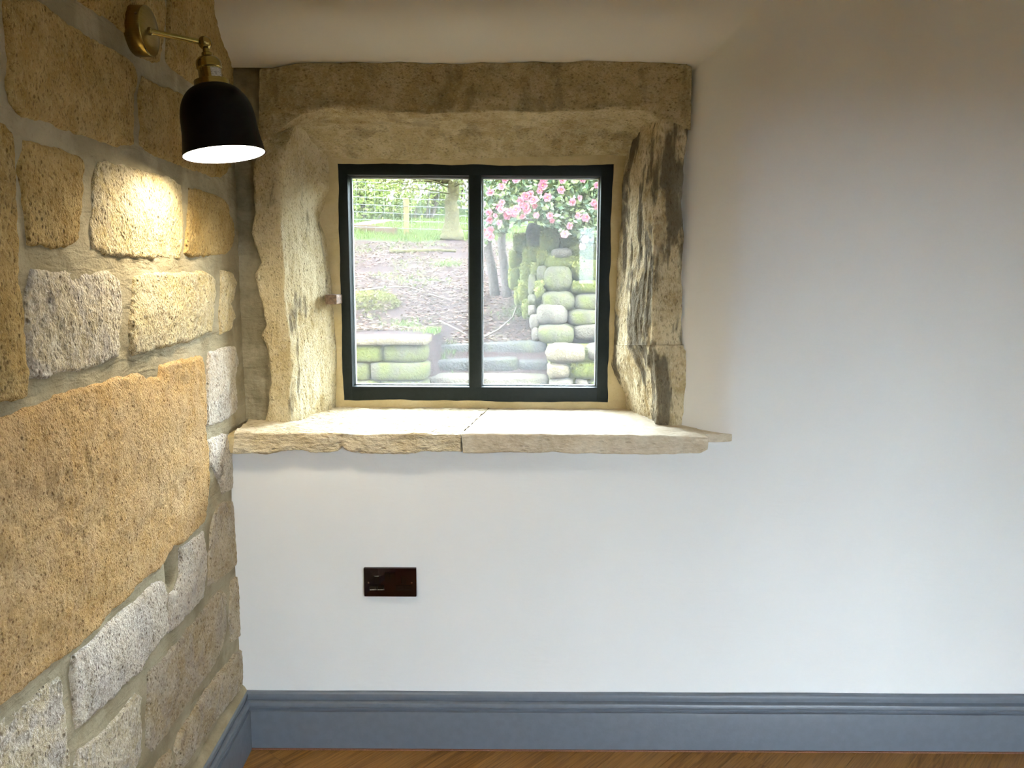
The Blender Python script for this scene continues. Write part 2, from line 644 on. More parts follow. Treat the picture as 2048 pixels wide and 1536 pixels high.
def wall_back():
    """plastered window wall with the splayed recess (soffit and right reveal), as one skin, plus the masonry behind it"""
    xs = np.unique(np.round(np.concatenate([np.arange(-0.95, 0.80, 0.006), np.arange(0.80, XR + 0.21, 0.05)]), 4))
    zs = np.unique(np.round(np.concatenate([np.arange(-0.05, 0.86, 0.05), np.arange(0.86, 2.14, 0.006), np.arange(2.15, ZC + 0.06, 0.05)]), 4))
    X, Z = np.meshgrid(xs, zs, indexing='ij')
    wob = 0.006 * perlin(np.stack([X * 2.1, Z * 2.3, 0 * X + 3.1], -1)) + 0.0025 * perlin(np.stack([X * 9, Z * 7, 0 * X], -1))

    def soft(s, w):
        return w * np.log1p(np.exp(np.clip(s / w, -40, 40)))
    xo = 0.597 - 0.016 * np.clip((1.95 - Z), 0, 1.1) + 0.004 * perlin(np.stack([Z * 4, 0 * X, 0 * X], -1))
    dx = soft(xo - X, 0.014) * 1.20
    dz = soft(1.992 - Z + 0.006 * perlin(np.stack([X * 3, 0 * X, 0 * X + 9], -1)), 0.02) * 1.45
    k = 0.006
    d = -k * np.log(np.exp(-np.minimum(dx, 0.5) / k) + np.exp(-np.minimum(dz, 0.5) / k))
    d = np.clip(d, 0, 0.150)
    d[Z < 0.90] = 0
    V = np.stack([X, YW + d + wob, Z], -1).reshape(-1, 3)
    hole = (((X > -1.0) & (X < 0.455) & (Z > 0.885) & (Z < 1.875)) | ((X < -0.62) & (Z > 0.885) & (Z < 1.895))).ravel()
    q = grid_quads(len(xs), len(zs))
    q = q[~hole[q].any(1)]
    V, q = compress(V, q)
    o = link('wall_back', mesh('wall_back', V, q), M['plaster'])
    tag(o, kind='structure')
    # masonry core and outer leaf, with the opening
    b = MB()
    yo = 2.56
    xl, xr = at(706, 560, yo)[0], at(1201, 560, yo)[0]
    zb, zt = at(950, 777, yo)[2], at(950, 346, yo)[2]
    b.box((X0 - 0.2, 2.43, -0.3), (xl, yo, 3.2))
    b.box((xr, 2.43, -0.3), (XR + 0.3, yo, 3.2))
    b.box((xl, 2.43, -0.3), (xr, yo, zb))
    b.box((xl, 2.43, zt), (xr, yo, 3.2))
    b.build('outer_leaf', M['x_yellow'], o, smooth=False)
    return o


WB = wall_back()

# ------------------------------------------------------------------ left wall: mortar bed and traced stones
WL = empty('wall_left')
tag(WL, kind='structure')


def wallpt(u, z, h):
    return WO[None, :] + np.outer(u, WD) + np.outer(h, WN) + np.outer(z, [0, 0, 1.0])


def mortar_bed(u0, u1, z0, z1, res, name):
    us = np.arange(u0, u1 + res, res)
    zs = np.arange(z0, z1 + res, res)
    U, Z = np.meshgrid(us, zs, indexing='ij')
    p = np.stack([U, Z, 0 * U], -1)
    h = 0.0015 + 0.004 * fbm(p * 6, 2) + 0.003 * fbm(p * 28, 2)
    if res < 0.02:
        hu, hz = on_left(339, 1136)
        h = h - 0.095 * np.exp(-(((U - hu) / 0.020) ** 2 + ((Z - hz) / 0.034) ** 2) ** 2)
    V = wallpt(U.ravel(), Z.ravel(), h.ravel())
    return link(name, mesh(name, V, grid_quads(len(us), len(zs))), M['mortar'], WL)


def poly_sdf(U, Z, poly):
    P = np.array(poly)
    Q = np.roll(P, -1, 0)
    d = np.full(U.shape, 1e9)
    ins = np.zeros(U.shape, bool)
    for (ax, ay), (bx, by) in zip(P, Q):
        ex, ey = bx - ax, by - ay
        t = np.clip(((U - ax) * ex + (Z - ay) * ey) / (ex * ex + ey * ey + 1e-12), 0, 1)
        d = np.minimum(d, np.hypot(U - ax - t * ex, Z - ay - t * ey))
        c = (ay > Z) != (by > Z)
        ins ^= c & (U < ex * (Z - ay) / (ey if abs(ey) > 1e-12 else 1e-12) + ax)
    return np.where(ins, d, -d)


def wall_stone(poly, mat, seed, proud=0.012, edge=0.016, res=0.004, rough=1.0, tilt=0.0):
    P = np.array(poly)
    lo, hi = P.min(0) - 0.02, P.max(0) + 0.02
    us = np.arange(lo[0], hi[0], res)
    zs = np.arange(lo[1], hi[1], res)
    U, Z = np.meshgrid(us, zs, indexing='ij')
    p = np.stack([U, Z, 0 * U + seed * 3.7], -1)
    wu = 0.006 * perlin(p * 22) + 0.004 * perlin(p * 60 + 5)
    wz = 0.006 * perlin(p * 22 + 40) + 0.004 * perlin(p * 60 + 45)
    s = poly_sdf(U + wu, Z + wz, poly) + 0.008
    body = sstep(-0.006, edge, s)
    pil = 0.004 * sstep(0, 0.10, s)
    n = 0.007 * fbm(p * np.array([5, 5, 1]), 2) + 0.0045 * fbm(p * np.array([22, 16, 1]), 2) + 0.0035 * fbm(p * np.array([75, 50, 1]), 2)
    h = -0.030 + (0.030 + proud - 0.012) * body + (pil + n * rough + tilt * (U - lo[0])) * body
    V = wallpt(U.ravel(), Z.ravel(), h.ravel())
    q = grid_quads(len(us), len(zs), keep=(s > -0.008))
    V, q = compress(V, q)
    return link('stone', mesh('stone', V, q), mat, WL)


STONES = [
    ('ochre', [(153, 0), (213, 41), (246, 66), (273, 113), (312, 126), (320, 82), (324, 0), (326, -160), (-10, -160)]),
    ('ochre', [(335, 0), (332, 82), (330, 124), (344, 136), (366, 154), (388, 170), (415, 188), (452, 208), (470, 218), (472, 60), (470, -160), (338, -160)]),
    ('ochre', [(5, 0), (66, 0), (90, 16), (164, 71), (219, 96), (246, 115), (260, 131), (264, 153), (260, 191), (262, 219), (260, 290), (232, 293), (191, 282), (137, 262), (87, 243), (49, 232), (30, 224), (16, 202), (11, 178), (14, 137), (10, 82), (4, 27), (0, -60), (-20, -90)]),
    ('ochre', [(281, 153), (300, 164), (342, 181), (369, 193), (420, 216), (455, 230), (462, 250), (460, 335), (444, 354), (426, 356), (410, 348), (355, 333), (300, 309), (277, 287), (278, 250), (275, 191)]),
    ('ochre', [(41, 279), (82, 287), (137, 306), (162, 315), (164, 335), (162, 378), (156, 456), (150, 485), (127, 497), (90, 499), (78, 491), (49, 491), (47, 456), (39, 397), (31, 339), (37, 309)]),
    ('cream', [(192, 320), (234, 331), (270, 340), (330, 355), (357, 370), (361, 400), (364, 450), (360, 485), (356, 517), (292, 515), (225, 510), (205, 506), (180, 495), (178, 450), (181, 400), (184, 350)]),
    ('ochre', [(373, 374), (405, 380), (440, 394), (452, 408), (456, 425), (463, 445), (465, 470), (462, 496), (446, 510), (420, 513), (380, 515), (366, 508), (371, 450), (374, 410)]),
    ('grey', [(59, 542), (123, 545), (213, 545), (232, 558), (238, 591), (238, 646), (230, 673), (230, 712), (202, 725), (164, 739), (123, 744), (90, 753), (55, 755), (52, 673), (49, 591), (53, 553)]),
    ('cream', [(262, 553), (287, 541), (342, 545), (405, 542), (424, 556), (427, 591), (421, 646), (418, 665), (383, 682), (342, 692), (301, 703), (262, 712), (254, 701), (254, 646), (260, 591)]),
    ('cream', [(437, 542), (459, 545), (467, 564), (465, 591), (457, 608), (466, 632), (456, 660), (437, 668), (436, 619), (439, 578)]),
    ('ochre', [(-70, 236), (-10, 248), (3, 270), (8, 310), (14, 370), (22, 440), (28, 520), (36, 620), (41, 700), (43, 770), (41, 792), (0, 800), (-70, 812)]),
    ('orange', [(77, 806), (137, 783), (219, 761), (273, 747), (290, 757), (312, 757), (316, 733), (350, 723), (399, 713), (405, 755), (407, 800), (405, 868), (410, 909), (410, 991), (405, 1043), (383, 1065), (355, 1087), (339, 1090), (320, 1128), (301, 1144), (273, 1166), (246, 1196), (219, 1220), (191, 1253), (131, 1305), (82, 1340), (27, 1384), (0, 1406), (-80, 1466), (-80, 850), (0, 838)]),
    ('pale', [(414, 706), (440, 697), (466, 694), (474, 728), (467, 755), (470, 790), (473, 818), (452, 838), (430, 848), (412, 852), (411, 800), (411, 750)]),
    ('pale', [(413, 880), (440, 865), (466, 868), (468, 909), (466, 950), (462, 980), (440, 990), (433, 968), (425, 945), (414, 930)]),
    ('brown', [(430, 1012), (443, 1004), (474, 998), (477, 1027), (474, 1073), (474, 1128), (456, 1144), (426, 1166), (415, 1174), (415, 1114), (418, 1060), (422, 1032)]),
    ('pale', [(142, 1315), (191, 1271), (232, 1227), (273, 1195), (301, 1170), (320, 1160), (327, 1187), (331, 1225), (328, 1267), (298, 1300), (282, 1333), (232, 1382), (191, 1420), (153, 1458), (142, 1466), (142, 1417), (137, 1348)]),
    ('pale', [(357, 1098), (380, 1080), (402, 1064), (408, 1100), (405, 1170), (400, 1194), (383, 1217), (338, 1262), (335, 1225), (336, 1192), (347, 1178), (356, 1150)]),
    ('grey', [(116, 1352), (124, 1400), (131, 1471), (136, 1540), (130, 1640), (-90, 1640), (-90, 1515), (0, 1442), (60, 1397), (100, 1362)]),
    ('grey', [(150, 1500), (164, 1489), (208, 1456), (246, 1413), (270, 1387), (278, 1393), (280, 1458), (276, 1512), (255, 1560), (160, 1660), (140, 1600), (143, 1530)]),
    ('brown', [(293, 1343), (328, 1313), (383, 1247), (437, 1177), (448, 1187), (451, 1253), (443, 1294), (421, 1340), (369, 1411), (342, 1458), (301, 1504), (290, 1493), (291, 1417)]),
    ('brown', [(457, 1162), (476, 1148), (482, 1198), (478, 1270), (458, 1288), (456, 1225)]),
    ('brown', [(472, 1302), (484, 1290), (490, 1348), (490, 1360), (451, 1412), (383, 1506), (340, 1570), (352, 1520), (347, 1499), (353, 1469), (377, 1430), (405, 1384), (437, 1343)]),
    ('brown', [(339, 1495), (343, 1520), (328, 1545), (270, 1640), (262, 1620), (312, 1522)]),
]
polys = []
for i, (mk, pl) in enumerate(STONES):
    uv = [on_left(*q) for q in pl]
    polys.append(uv)
    wall_stone(uv, M[mk], i, proud=0.0175 + 0.005 * random.random(), edge=0.009 + 0.006 * random.random())
UMIN = min(p[0] for pl in polys for p in pl)
mortar_bed(-1.25, 0.30, -0.02, 2.45, 0.008, 'mortar_bed')
# the stones above the picture's edge and along the rest of the wall, in rough courses
zcs = [0.17, 0.46, 0.72, 1.10, 1.38, 1.66, 1.94, 2.20, 2.42]
for r in range(len(zcs) - 1):
    u = np.interp(zcs[r] + 0.14, [0.3, 0.74, 1.14, 1.54, 1.85], [-1.16, -1.10, -1.045, -0.98, -0.90]) - 0.012
    first = True
    while u > -3.4:
        w = random.uniform(0.28, 0.6)
        u1 = u - w
        za, zb_ = zcs[r] + 0.008, zcs[r + 1] - 0.008
        wall_stone([(u1 + 0.008, za), (u - 0.008, za), (u - 0.008, zb_), (u1 + 0.008, zb_)], M[random.choice(['ochre', 'ochre', 'grey', 'brown', 'orange'])], 50 + r * 9 + u, res=0.012, proud=0.030, edge=0.018)
        u = u1
mortar_bed(-3.7, -1.25, -0.02, 2.45, 0.03, 'mortar_bed')
bk = MB()
pts = [wallpt(np.array([u]), np.array([0.0]), np.array([h]))[0] for u, h in ((0.45, -0.03), (-3.75, -0.03), (-3.75, -0.3), (0.45, -0.3))]
bk.add([(p[0], p[1], z) for z in (-0.1, 2.5) for p in pts], [(0, 1, 2, 3)[::-1], (4, 5, 6, 7), (0, 1, 5, 4), (1, 2, 6, 5), (2, 3, 7, 6), (3, 0, 4, 7)])
bk.build('masonry_core', M['mortar'], WL, smooth=False)

# ------------------------------------------------------------------ other walls, ceiling
dx0, dx1, dz0, dz1 = FILL_DOOR
RW = (0.50, 0.66, 1.34, 1.89)     # narrow side light beside the doors: x0, x1, z0, z1
b = MB()
b.box((XR, YB - 0.25, -0.1), (XR + 0.25, 2.43, ZC + 0.1))
tag(b.build('wall_right', M['plaster'], smooth=False), kind='structure')
b = MB()
b.box((X0 - 0.3, YB - 0.25, -0.1), (RW[0], YB, ZC + 0.1))
b.box((RW[1], YB - 0.25, -0.1), (dx0, YB, ZC + 0.1))
b.box((RW[0], YB - 0.25, RW[3]), (RW[1], YB, ZC + 0.1))
b.box((RW[0], YB - 0.25, -0.1), (RW[1], YB, RW[2]))
b.box((dx1, YB - 0.25, -0.1), (XR, YB, ZC + 0.1))
b.box((dx0, YB - 0.25, dz1), (dx1, YB, ZC + 0.1))
b.box((dx0, YB - 0.25, -0.1), (dx1, YB, dz0 - 0.05))
tag(b.build('wall_rear', M['ochre'], smooth=False), kind='structure')
b = MB()
b.box((X0 - 0.4, YB - 0.25, ZC), (XR + 0.25, 2.6, ZC + 0.12))
tag(b.build('ceiling', M['plaster'], smooth=False), kind='structure')

# glazed doors and side light in the rear wall, behind the camera; the doors are added and sized to light the room
dm = (dx0 + dx1) / 2
d1 = empty('fill_door_1', (dm, YB - 0.12, 0))
tag(d1, kind='structure')
b = MB()
for xa, xb in ((dx0, dm), (dm, dx1)):
    for lo, hi in (((xa, dz0), (xb, dz0 + 0.07)), ((xa, dz1 - 0.07), (xb, dz1)), ((xa, dz0), (xa + 0.06, dz1)), ((xb - 0.06, dz0), (xb, dz1))):
        b.box((lo[0] - dm, -0.025, lo[1]), (hi[0] - dm, 0.025, hi[1]))
b.build('fill_door_frame', M['frame'], d1, smooth=False)
for xa, xb in ((dx0, dm), (dm, dx1)):
    g = MB()
    g.box((xa + 0.05 - dm, -0.003, dz0 + 0.06), (xb - 0.05 - dm, 0.003, dz1 - 0.06))
    g.build('pane', M['glass'], d1, smooth=False)
w2 = empty('window_2', (0, YB - 0.12, 0))
tag(w2, kind='structure')
b = MB()
for x0_, x1_, za, zb_ in ((RW[0], RW[1], RW[2], RW[2] + 0.05), (RW[0], RW[1], RW[3] - 0.03, RW[3]), (RW[0], RW[0] + 0.02, RW[2], RW[3]), (RW[1] - 0.02, RW[1], RW[2], RW[3])):
    b.box((x0_, -0.03, za), (x1_, 0.03, zb_))
b.build('window_frame', M['white_paint'], w2, smooth=False)
g = MB()
g.box((RW[0] + 0.01, -0.003, RW[2] + 0.04), (RW[1] - 0.01, 0.003, RW[3] - 0.02))
g.build('pane', M['glass'], w2, smooth=False)


# ------------------------------------------------------------------ floor: oak planks laid diagonally
def clip_poly(poly, x0, x1, y0, y1):
    for ax, lim, sg in ((0, x0, 1), (0, x1, -1), (1, y0, 1), (1, y1, -1)):
        out = []
        for i in range(len(poly)):
            a, b_ = poly[i], poly[(i + 1) % len(poly)]
            da, db = sg * (a[ax] - lim), sg * (b_[ax] - lim)
            if da >= 0:
                out.append(a)
            if da * db < 0:
                t = da / (da - db)
                out.append((a[0] + t * (b_[0] - a[0]), a[1] + t * (b_[1] - a[1])))
        poly = out
        if len(poly) < 3:
            return []
    return poly


b = MB()
b.box((X0 - 0.3, YB - 0.2, -0.12), (XR + 0.2, 2.43, -0.014))
FL = b.build('floor', M['mortar_dark'], smooth=False)
tag(FL, kind='structure')
pw = 0.125
ang = math.radians(47)
ca, sa = math.cos(ang), math.sin(ang)
rr = random.Random(4)
for k in range(-30, 32):
    v0 = k * pw
    u = -4.5 - rr.random()
    while u < 5:
        L = rr.uniform(0.7, 1.3)
        q = [(u + 0.0005, v0 + 0.0005), (u + L - 0.0005, v0 + 0.0005), (u + L - 0.0005, v0 + pw - 0.0005), (u + 0.0005, v0 + pw - 0.0005)]
        wq = [(x * ca - y * sa, x * sa + y * ca) for x, y in q]
        wq = clip_poly(wq, WO[0] + 0.0, XR, YB, 1.985)
        if len(wq) >= 3:
            n = len(wq)
            v = [(x, y, -0.013) for x, y in wq] + [(x, y, 0.0) for x, y in wq]
            f = [tuple(range(n))[::-1], tuple(range(n, 2 * n))] + [(i, (i + 1) % n, n + (i + 1) % n, n + i) for i in range(n)]
            me = mesh('plank', v, f, smooth=False)
            at_ = me.attributes.new('along', 'FLOAT_VECTOR', 'POINT')
            s1, s2 = rr.uniform(0, 50), rr.uniform(0, 50)
            at_.data.foreach_set('vector', np.array([(x * ca + y * sa + s1, -x * sa + y * ca + s2, 0) for x, y, z in v], np.float32).ravel())
            link('plank', me, M['wood'], FL)
        u += L


# ------------------------------------------------------------------ skirting boards
def skirting(name, p0, p1, nrm, ext0=0.0, ext1=0.0):
    """profiled board from p0 to p1 standing out along nrm"""
    prof = [(0.0, 0.0), (0.020, 0.0), (0.020, 0.1125), (0.0195, 0.1145), (0.0150, 0.1152), (0.0118, 0.118), (0.0118, 0.1225),
            (0.0165, 0.1245), (0.0185, 0.1285), (0.0185, 0.1335), (0.0165, 0.139), (0.0110, 0.142), (0.0072, 0.1435), (0.0068, 0.1500),
            (0.0120, 0.1525), (0.0125, 0.1575), (0.0110, 0.1635), (0.0075, 0.167), (0.0, 0.1685)]
    p0, p1, nrm = np.array(p0), np.array(p1), np.array(nrm)
    d = (p1 - p0) / np.linalg.norm(p1 - p0)
    n = 24
    V, Fc = [], []
    for i in range(n + 1):
        t = i / n
        for o_, z in prof:
            s = o_ * 1.0
            a = p0 - d * s * ext0
            c = p1 + d * s * ext1
            q = a + (c - a) * t + nrm * (o_ * 1.0)
            V.append((q[0], q[1], z + 0.0006 * math.sin(t * 37 + z * 20)))
    m_ = len(prof)
    for i in range(n):
        for j in range(m_ - 1):
            Fc.append((i * m_ + j, i * m_ + j + 1, (i + 1) * m_ + j + 1, (i + 1) * m_ + j))
    me = mesh(name, V, Fc, True, 25)
    o = link(name, me, M['skirting'])
    tag(o, kind='structure')
    return o


cz = np.array(at(493, 1375, 1.99))
CX = WO[0] + 0.012
# corner point (wall-line intersection) of the two boards
sk_corner = np.array([CX - 0.0, YW, 0.0])
wl_face = lambda Y: CX + (YW - Y) * (-WD[0] / WD[1])
skirting('baseboard_back', (CX, YW, 0), (XR, YW, 0), (0, -1, 0), ext0=-1.0)
skirting('baseboard_left', (wl_face(YB), YB, 0), (CX, YW, 0), (WN[0], WN[1], 0), ext1=-1.0)
# mortar fillet between the stones and the left board
b = MB()
n = 120
V = []
for i in range(n + 1):
    Y = YB + (YW + 0.004 - YB) * i / n
    w = 0.004 * perlin(np.array([Y * 9, 0.3, 0.7])) + 0.003 * perlin(np.array([Y * 31, 0.3, 0.7]))
    x = wl_face(Y)
    V += [(x - 0.035, Y, 0.203 + w), (x - 0.012 + w * 0.4, Y, 0.190 + w), (x + 0.001, Y, 0.178 + w * 0.5), (x + 0.007, Y, 0.1675), (x - 0.002, Y, 0.160), (x - 0.035, Y, 0.160)]
Fc = [(i * 6 + j, i * 6 + (j + 1) % 6, (i + 1) * 6 + (j + 1) % 6, (i + 1) * 6 + j) for i in range(n) for j in range(6)]
link('mortar_fillet', mesh('mortar_fillet', V, [f[::-1] for f in Fc], True, 50), M['mortar'], WL)
b = MB()
b.box((CX + 0.018, 1.9755, -0.004), (XR, 1.9815, 0.0035))
b.build('cork_strip', M['cork'], FL, smooth=False)


# ================================================================== STONE WINDOW SURROUND
SUR = empty('trim_1')
tag(SUR, kind='structure')


def resample(pl, n):
    pl = np.array(pl, float)
    s = np.concatenate([[0], np.cumsum(np.linalg.norm(np.diff(pl, axis=0), axis=1))])
    t = np.linspace(0, s[-1], n)
    return np.stack([np.interp(t, s, pl[:, k]) for k in range(pl.shape[1])], 1)


def loft(name, lines, seg, ns, mat, parent, amp=(0.004, 0.0025), freq=(25, 80), stretch=(1, 1, 1), flip=False, seed=0.0, roundk=2, crack=None):
    """closed ring of key lines lofted and roughened; seg[i] = subdivisions between line i and i+1 (cyclic)"""
    L = [resample(l, ns) for l in lines]
    rows = []
    for i in range(len(L)):
        a, c = L[i], L[(i + 1) % len(L)]
        for k in range(seg[i]):
            rows.append(a + (c - a) * (k / seg[i]))
    R = np.array(rows)                       # nt, ns, 3
    for _ in range(roundk):
        R = 0.5 * R + 0.25 * (np.roll(R, 1, 0) + np.roll(R, -1, 0))
    du = np.gradient(R, axis=1)
    dv = np.roll(R, -1, 0) - np.roll(R, 1, 0)
    N = np.cross(dv, du)
    N /= np.linalg.norm(N, axis=2, keepdims=True) + 1e-12
    if flip:
        N = -N
    P = R * np.array(stretch) + seed
    disp = amp[0] * fbm(P * freq[0], 3) + amp[1] * fbm(P * freq[1] + 9, 2)
    if crack is not None:
        r0 = sum(seg[:crack])
        for dr in (-1, 0, 1):
            cn = sstep(-0.05, 0.35, perlin(R[r0 + dr] * np.array(stretch) * 18 + seed + 4))
            disp[r0 + dr] -= (0.007 if dr == 0 else 0.002) * cn
    R = R + N * disp[..., None]
    nt = len(R)
    V = R.reshape(-1, 3)
    Fc = []
    for i in range(nt):
        i2 = (i + 1) % nt
        for j in range(ns - 1):
            f = (i * ns + j, i * ns + j + 1, i2 * ns + j + 1, i2 * ns + j)
            Fc.append(f if flip else f[::-1])
    c0 = tuple(i * ns for i in range(nt))
    c1 = tuple(i * ns + ns - 1 for i in range(nt))
    Fc.append(c0 if not flip else c0[::-1])
    Fc.append(c1[::-1] if not flip else c1)
    return link(name, mesh(name, V, Fc, True, None), mat, parent)


def kl(pts, Y):
    return [at(x, y, Y if not isinstance(Y, (list, tuple)) else Y[i]) for i, (x, y) in enumerate(pts)]


def shiftY(line, dy, dx=0.0, dz=0.0):
    return [p + np.array([dx, dy, dz]) for p in line]


# left jamb
L0 = kl([(528, 848), (541, 769), (539, 746), (532, 699), (521, 673), (529, 652), (521, 605), (507, 559), (505, 549), (521, 528), (514, 515), (498, 468), (506, 427), (501, 392), (502, 341), (518, 286)], 2.112)
L1 = kl([(582, 848), (578, 780), (583, 730), (580, 690), (573, 640), (569, 600), (567, 560), (565, 500), (562, 450), (563, 400), (566, 330), (576, 285), (592, 246)], [2.112] * 12 + [2.17])
L2 = kl([(645, 828), (641, 758), (637, 700), (635, 640), (630, 560), (622, 470), (616, 415), (615, 376), (612, 330), (606, 265), (610, 246)], [2.27] * 10 + [2.30])
L3 = kl([(672, 822), (672, 700), (664, 600), (662, 560), (652, 480), (640, 440), (650, 410), (658, 380), (657, 350), (655, 290)], 2.352)
loft('jamb', [L0, L1, L2, L3, shiftY(L3, 0.09), shiftY(L0, 0.32)], [16, 40, 24, 6, 6, 8], 160, M['surround'], SUR, (0.007, 0.005), (22, 80), (1, 1, 0.28), seed=1.3, crack=2)
# right jamb, upper
R0 = kl([(1379, 258), (1375, 290), (1370, 330), (1365, 400), (1366, 430), (1371, 450), (1369, 520), (1368, 600), (1366, 650), (1366, 690)], 2.116)
R1 = kl([(1326, 238), (1319, 294), (1316, 364), (1312, 411), (1309, 469), (1307, 528), (1308, 580), (1305, 629), (1304, 690)], 2.121)
R2 = kl([(1290, 236), (1284, 301), (1284, 364), (1280, 423), (1281, 493), (1277, 540), (1271, 600), (1268, 650), (1267, 690)], 2.21)
R3 = kl([(1258, 284), (1249, 325), (1243, 364), (1242, 423), (1238, 493), (1235, 547), (1230, 600), (1229, 650), (1230, 690)], 2.352)
loft('jamb', [R0, R1, R2, R3, shiftY(R3, 0.09), shiftY(R0, 0.32)], [18, 24, 34, 6, 6, 8], 130, M['sooty'], SUR, (0.009, 0.006), (24, 80), (1, 1, 0.25), flip=False, seed=4.1)
# right jamb, lower block
Q0 = kl([(1369, 690), (1376, 705), (1379, 747), (1377, 807), (1379, 853)], 2.110)
Q1 = kl([(1312, 690), (1312, 730), (1311, 766), (1312, 800), (1315, 850)], 2.112)
Q2 = kl([(1268, 690), (1277, 720), (1288, 750), (1292, 800), (1298, 838)], 2.20)
Q3 = kl([(1229, 690), (1223, 728), (1233, 758), (1250, 783), (1256, 828)], 2.348)
loft('jamb', [Q0, Q1, Q2, Q3, shiftY(Q3, 0.09), shiftY(Q0, 0.32)], [18, 24, 34, 6, 6, 8], 60, M['sooty'], SUR, (0.009, 0.006), (24, 80), (1, 1, 0.25), seed=7.7)
# lintel
K0 = kl([(520, 134), (545, 131), (600, 124), (700, 122), (800, 122), (900, 123), (1000, 123), (1100, 122), (1200, 119), (1300, 121), (1374, 124), (1384, 132)], 2.116)
K1 = kl([(516, 292), (545, 272), (580, 245), (610, 226), (650, 214), (668, 214), (700, 222), (760, 225), (850, 228), (940, 224), (980, 221), (1060, 226), (1120, 221), (1180, 221), (1260, 219), (1300, 224), (1320, 242), (1340, 255), (1381, 256)], 2.118)
K2 = kl([(516, 300), (575, 280), (604, 258), (660, 259), (730, 258), (860, 258), (990, 262), (1060, 258), (1200, 256), (1260, 258), (1290, 266), (1330, 270), (1381, 272)], 2.26)
K3 = kl([(516, 318), (600, 318), (650, 313), (670, 316), (740, 318), (860, 319), (950, 318), (1020, 316), (1100, 312), (1180, 310), (1230, 310), (1260, 314), (1300, 318), (1381, 318)], 2.350)
loft('lintel', [K0, K1, K2, K3, shiftY(K3, 0.09), shiftY(K0, 0.32, 0, 0.02)], [30, 34, 30, 6, 8, 8], 330, M['lintel'], SUR, (0.007, 0.005), (22, 80), (0.22, 1, 1), flip=True, seed=2.2, roundk=1, crack=2)

# mortar between left wall and jamb, with its trowelled vertical rib
xs = np.arange(WO[0] - 0.05, -0.643, 0.005)
zs = np.arange(0.90, 1.97, 0.006)
X, Z = np.meshgrid(xs, zs, indexing='ij')
rib = WO[0] + 0.075 + 0.008 * np.sin(Z * 6) - 0.012 * (Z - 1.4)
hgt = 0.020 * np.exp(-((X - rib) / 0.016) ** 2) * (1 - sstep(1.62, 1.74, Z)) + 0.008 * fbm(np.stack([X * 30, Z * 7, 0 * X], -1), 3) + 0.004 * fbm(np.stack([X * 90, Z * 50, 0 * X], -1), 2)
V = np.stack([X, 2.150 - hgt, Z], -1).reshape(-1, 3)
link('mortar_strip', mesh('mortar_strip', V, grid_quads(len(xs), len(zs))), M['mortar_dark'], SUR)

# tan mortar pointing round the window frame
FX0, FZT = at(673, 326, 2.36)[0], at(950, 327, 2.36)[2]
FX1, FZB = at(1222, 560, 2.36)[0], at(950, 804, 2.36)[2]


def ring_mesh(name, outer, inner, yf, yb, mat, parent, n=120, amp=0.004, bow=0.0):
    """rectangular ring plate with uneven inner edge; outer/inner = x0, x1, z0, z1"""
    def rect(r, n):
        x0, x1, z0, z1 = r
        c = [(x0, z0), (x1, z0), (x1, z1), (x0, z1)]
        out = []
        for k in range(4):
            a, d = c[k], c[(k + 1) % 4]
            for i in range(n):
                out.append((a[0] + (d[0] - a[0]) * i / n, a[1] + (d[1] - a[1]) * i / n))
        return np.array(out)
    O, I = rect(outer, n), rect(inner, n)
    c = np.array([(inner[0] + inner[1]) / 2, (inner[2] + inner[3]) / 2])
    s = amp * fbm(np.stack([I[:, 0] * 7, I[:, 1] * 7, 0 * I[:, 0] + 2], 1), 3)
    dirv = np.sign(I - c) * (np.abs(I - c) > np.array([(inner[1] - inner[0]) / 2 - 1e-4, (inner[3] - inner[2]) / 2 - 1e-4]))
    I = I + dirv * s[:, None]
    m_ = 4 * n
    rows = []
    for t, y in ((0, yf), (0.4, yf), (0.8, yf + 0.001), (1.0, yf + 0.004)):
        q = O + (I - O) * t
        rows.append(np.stack([q[:, 0], y + 0.0015 * perlin(np.stack([q[:, 0] * 12, q[:, 1] * 12, 0 * q[:, 0]], 1)), q[:, 1]], 1))
    rows.append(np.stack([I[:, 0], 0 * I[:, 0] + yb, I[:, 1]], 1))
    V = np.concatenate(rows)
    Fc = []
    for r_ in range(len(rows) - 1):
        for i in range(m_):
            Fc.append((r_ * m_ + i, r_ * m_ + (i + 1) % m_, (r_ + 1) * m_ + (i + 1) % m_, (r_ + 1) * m_ + i))
    return link(name, mesh(name, V, Fc, True, 60), mat, parent)


ring_mesh('mortar_pointing', (FX0 - 0.10, FX1 + 0.10, FZB - 0.06, FZT + 0.08), (FX0 + 0.004, FX1 - 0.003, FZB + 0.003, FZT - 0.003), 2.354, 2.40, M['mortar_tan'], SUR, amp=0.007)
# iron stub of an old hinge in the left jamb
pa = at(664, 598, 2.30)
b = MB()
b.box((pa[0] - 0.018, 2.285, pa[2] - 0.016), (pa[0] + 0.018, 2.40, pa[2] + 0.014), bev=0.005)
b.build('iron_stub', M['iron'], SUR)['label'] = 'rusty iron stub of an old hinge in the left jamb'

# ------------------------------------------------------------------ sill
SIL = empty('trim_2')
tag(SIL, kind='structure')
YF = 1.966


